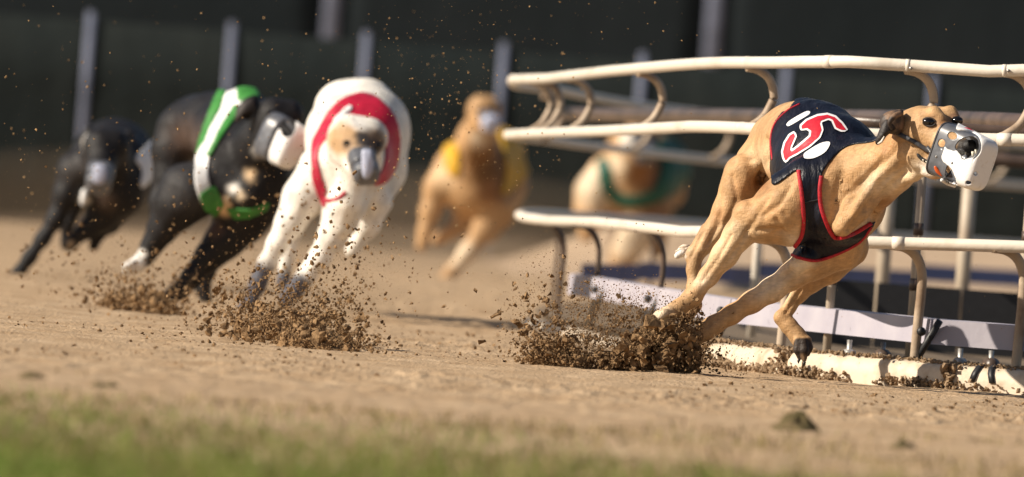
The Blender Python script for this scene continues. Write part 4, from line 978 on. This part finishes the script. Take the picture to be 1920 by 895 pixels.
left = clump([gauss(3200, 520, 580, 95, 44, 21.9, .4, .4, 3.2, 4, .06), gauss(3600, 575, 618, 70, 26, 21.6, .3, .4, 3.6, 3.5, .10), gauss(1600, 450, 605, 44, 28, 22.2, .4, .4, 4, 4, .1), gauss(1200, 630, 555, 46, 60, 21.7, .4, .4, 3, 4)], 30, .06) + clump([gauss(220, 560, 610, 76, 30, 21.7, .3, 2, 9, 3.5, .1), gauss(100, 450, 600, 46, 30, 22, .3, 2, 9, 3.5)], 24, .1) + [
        gauss(150, 605, 642, 46, 12, 21.3, .12, 1.5, 14, 3.4, .14), gauss(2200, 600, 645, 55, 10, 21.3, .12, .4, 3, 3, .14), gauss(120, 480, 634, 50, 9, 21.5, .2, 1.5, 11, 3.4, .12), gauss(420, 640, 500, 60, 70, 21.8, .5, .5, 4, 4.5), gauss(120, 700, 540, 80, 60, 21.8, .5, .5, 4, 4)]
left += strands(34, 590, 652, 60, 6, (400, 720), (470, 610), 21.6, 90, (.35, 3.2)) + strands(10, 460, 636, 40, 6, (360, 560), (500, 600), 22, 70, (.35, 3))
P_, R_ = merged(left); clods('dirt_spray', P_, R_, 'clods bursting from the sand in front of the white greyhound')
l2 = clump([gauss(3200, 258, 576, 52, 18, 24.4, .25, .4, 4, 3.2, .06), gauss(1500, 210, 556, 50, 32, 24.2, .4, .4, 3.4, 4)], 28, .03) + clump([gauss(300, 268, 580, 40, 14, 24.3, .2, 2, 9, 2.6, .06)], 22, .0) + [gauss(220, 230, 530, 90, 44, 24.2, .5, .5, 4, 4), gauss(260, 330, 510, 80, 70, 23.5, .6, .5, 4, 4), gauss(300, 500, 470, 80, 80, 23.5, .7, .5, 4, 4), gauss(160, 100, 510, 60, 44, 25, .7, .5, 4, 4)]
l2 += strands(22, 270, 592, 40, 5, (120, 380), (490, 570), 24.2, 80, (.35, 3))
P_, R_ = merged(l2); clods('dirt_spray', P_, R_, 'dirt thrown up at the feet of the black greyhound in the striped vest')
air = [gauss(620, 640, 380, 160, 110, 22.2, .8, .35, 2.0, 4), gauss(760, 840, 230, 110, 120, 22.4, .8, .3, 1.7, 4), (RNG.uniform(0, 1300, 860), RNG.uniform(0, 560, 860), RNG.normal(22.6, 1.1, 860), .3 + 1.6*RNG.random(860)**4), gauss(200, 200, 350, 140, 90, 23, .8, .4, 2.2, 4), (RNG.uniform(1000, 1900, 200), RNG.uniform(40, 700, 200), RNG.normal(21.5, .5, 200), .4 + .9*RNG.random(200)**3)]
P_, R_ = merged(air); clods('airborne_grit', P_, R_, 'fine grit hanging in the air around the dogs', M['grit'])
# dust hanging low over the track: thin volumes
def dust(name, lst, dens, colr, label):
    m = bpy.data.materials.new(name); m.use_nodes = True; n = m.node_tree; n.nodes.remove(n.nodes['Principled BSDF'])
    v = n.nodes.new('ShaderNodeVolumePrincipled'); v.inputs['Color'].default_value = (*colr, 1); v.inputs['Density'].default_value = dens; v.inputs['Anisotropy'].default_value = .2
    n.links.new(v.outputs[0], n.nodes['Material Output'].inputs['Volume'])
    for k, (px, py, d, rx, ry, rz) in enumerate(lst):
        c_ = P(px, py, d); V, Fc = ellipsoid(c_, np.diag((rx, ry, rz)), 24, 16)
        o = build(name, V, [f[::-1] for f in Fc], m); tag(o, label[k], 'dust', kind='stuff')
dust('dust_cloud', [(260, 478, 40, 1.0, 7, .13), (700, 492, 43, 1.0, 7, .15), (960, 500, 45, .7, 4, .14)], .036, (.74, .53, .35), ['brown dust hanging low behind the black dogs', 'brown dust hanging low behind the white dog', 'brown dust hanging low behind the tan dog in yellow'])
dust('dust_veil', [(420, 440, 41, 1.5, 7, .30), (860, 450, 43, 1.0, 6, .28)], .014, (.74, .53, .35), ['thin high dust behind the black dogs', 'thin high dust behind the white and tan dogs'])
PF = [((1120, 625, 21.4, .16, .20, .07), 'fine dust in the spray left of the burst'), ((530, 575, 27.2, .40, .7, .11), 'fine dust behind the legs of the white dog'), ((255, 545, 28.2, .30, .7, .09), 'fine dust behind the legs of the striped-vest dog')]
for (px, py, d, rx, ry, rz), lb in PF:
    for s_, w_ in ((1, 'outer haze of '), (.72, 'middle of '), (.45, 'core of ')):
        dust('dust_puff', [(px, py + (1 - s_)*40, d, rx*s_, ry*s_, rz*s_)], .17 if rx > .2 else .8, (.74, .53, .35), [w_ + lb])
# the heaps the feet have torn up, solid at their core
def heap(cx, d, rx, ry, hz, label, seed, nm='dirt_heap', cat='dirt heap', grp='torn-up dirt heaps', mt=None):
    x0, y0 = XY(cx, d, 0); V = []; Fc = []; n, m = 60, 26; rg = np.random.default_rng(seed)
    for j in range(m + 1):
        rr = j/m
        for k in range(n):
            th = 2*math.pi*k/n; px_ = x0 + rx*rr*math.cos(th); py_ = y0 + ry*rr*math.sin(th)
            h = hz*(1 - rr**2)**1.3; h *= 1 + 1.1*float(vnoise(np.array([px_*45 + seed]), np.array([py_*45]))[0]) + .8*float(vnoise(np.array([px_*130 + seed]), np.array([py_*130]))[0])
            V.append((px_, py_, h - .006*rr))
    for j in range(m):
        for k in range(n): Fc.append((j*n+k, j*n+(k+1) % n, (j+1)*n+(k+1) % n, (j+1)*n+k))
    tag(build(nm, V, Fc, mt or M['clod'], None, False), label, cat, grp)
heap(1228, 21.40, .075, .07, .060, 'larger torn-up dirt heap under the leading tan dog', 3)
heap(600, 21.3, .08, .1, .022, 'torn-up dirt heap below the white dog', 12)
heap(1050, 21.32, .055, .06, .038, 'smaller torn-up dirt heap left of the leading dog', 9)
# crumbs lying on the track
n = 5200; cxs = RNG.uniform(-1.3, 1.35, n); cys = 18.2 + RNG.random(n)**1.2*6.5
keep = vnoise(cxs*2.2, cys*1.2, 5, 60) + .3*RNG.random(n) > .05; cxs, cys = cxs[keep], cys[keep]; cr = .0006 + .0034*RNG.random(len(cxs))**4
clods('ground_crumbs', np.stack((cxs, cys, gh(cxs, cys) + cr*.4), 1), cr, 'loose crumbs lying on the sand', M['clod'])
# dirt lying on and against the kerb
kx = []; kr = []
for i in range(4, len(KP) - 1):
    A_, B_ = KP[i], KP[i+1]; L = np.linalg.norm(B_ - A_); t = (B_ - A_)/L; nrm = np.array((-t[1], t[0])); 
    for k in range(int(620*L/.3)):
        s = random.random()*L; u = random.random(); c_ = float(vnoise(np.array([(A_[0] + t[0]*s)*14]), np.array([3.0]))[0])
        if u < .42 and random.random() < .55 + c_*1.6: q = A_ + t*s + nrm*random.gauss(-.036, .006); z = max(0, random.gauss(.006, .006)) + max(0, c_)*.02*random.random(); r = random.uniform(.001, .0055)
        elif u < .85: q = A_ + t*s + nrm*random.gauss(.004, .010); z = .049 + random.random()*.004; r = random.uniform(.0008, .0042)
        else:
            e = random.choice((0, L)); q = A_ + t*(e + random.gauss(0, .007)) + nrm*random.gauss(-.022, .008); z = random.uniform(.0, .05); r = random.uniform(.002, .006)
        kx.append((q[0], q[1], z)); kr.append(r)
clods('kerb_dirt', kx, kr, 'dirt clods lying on and against the kerb', M['soil'])

# ------------------------------------------------------------------ grass verge in front
n = 120000
bx_ = RNG.uniform(-2.0, 2.0, n); by_ = 10.5 + RNG.random(n)*5.6
den = np.clip((15.3 - by_)/4.0 - .18*np.clip(bx_, -.5, 1) + .45*vnoise(bx_*2.4, by_*.9, 9, 9), 0, 1)
kp_ = RNG.random(n) < den; bx_, by_, den = bx_[kp_], by_[kp_], den[kp_]
def blades(name, bx_, by_, hts, mt, label):
    n = len(bx_); th = RNG.uniform(0, 2*math.pi, n); wd = RNG.uniform(.0008, .0018, n); ln = RNG.normal(0, .35, (n, 2))*hts[:, None]
    zz = gh(bx_, by_)
    dx, dy = np.cos(th)*wd, np.sin(th)*wd
    V = np.empty((n, 5, 3))
    V[:, 0] = np.stack((bx_ - dx, by_ - dy, zz - .002), 1); V[:, 1] = np.stack((bx_ + dx, by_ + dy, zz - .002), 1)
    V[:, 2] = np.stack((bx_ - dx*.8 + ln[:, 0]*.4, by_ - dy*.8 + ln[:, 1]*.4, zz + hts*.6), 1); V[:, 3] = np.stack((bx_ + dx*.8 + ln[:, 0]*.4, by_ + dy*.8 + ln[:, 1]*.4, zz + hts*.6), 1)
    V[:, 4] = np.stack((bx_ + ln[:, 0], by_ + ln[:, 1], zz + hts), 1)
    T = np.array([(0, 1, 3), (0, 3, 2), (2, 3, 4)])[None] + (np.arange(n)*5)[:, None, None]
    return tag(fast_tris(name, V.reshape(-1, 3), T.reshape(-1, 3), mt), label, 'grass', kind='stuff')
hts = RNG.uniform(.005, .017, len(bx_))*(.5 + .7*den)
blades('grass_verge', bx_, by_, hts, M['grass'], 'blurred green grass along the front edge of the track')
n = 54000; b2 = RNG.uniform(-2.0, 2.0, n); y2 = 11.5 + RNG.random(n)*5.4; k2 = RNG.random(n) < np.clip((16.2 - y2)/4 + .8*vnoise(b2*3, y2*1.8, 40, 4), 0, 1)
b2, y2 = b2[k2], y2[k2]; blades('dry_grass', b2, y2, RNG.uniform(.004, .014, len(b2)), M['drygrass'], 'dry brown stubble between the grass and the sand')
TL = ['largest dark turf clod right of centre in the blurred foreground', 'dark turf clod nearest the right edge of the foreground', 'dark turf clod in the left foreground', 'dark turf clod at the left edge of the foreground']
for i, (px, d, r, h) in enumerate(((1490, 16.6, .045, .022), (1690, 15.8, .030, .014), (200, 16.0, .035, .012), (60, 16.2, .03, .011))):
    heap(px, d, r, r*2, h, TL[i], 20 + i, 'turf_clod', 'turf clod', 'turf clods in the foreground', M['turf'])
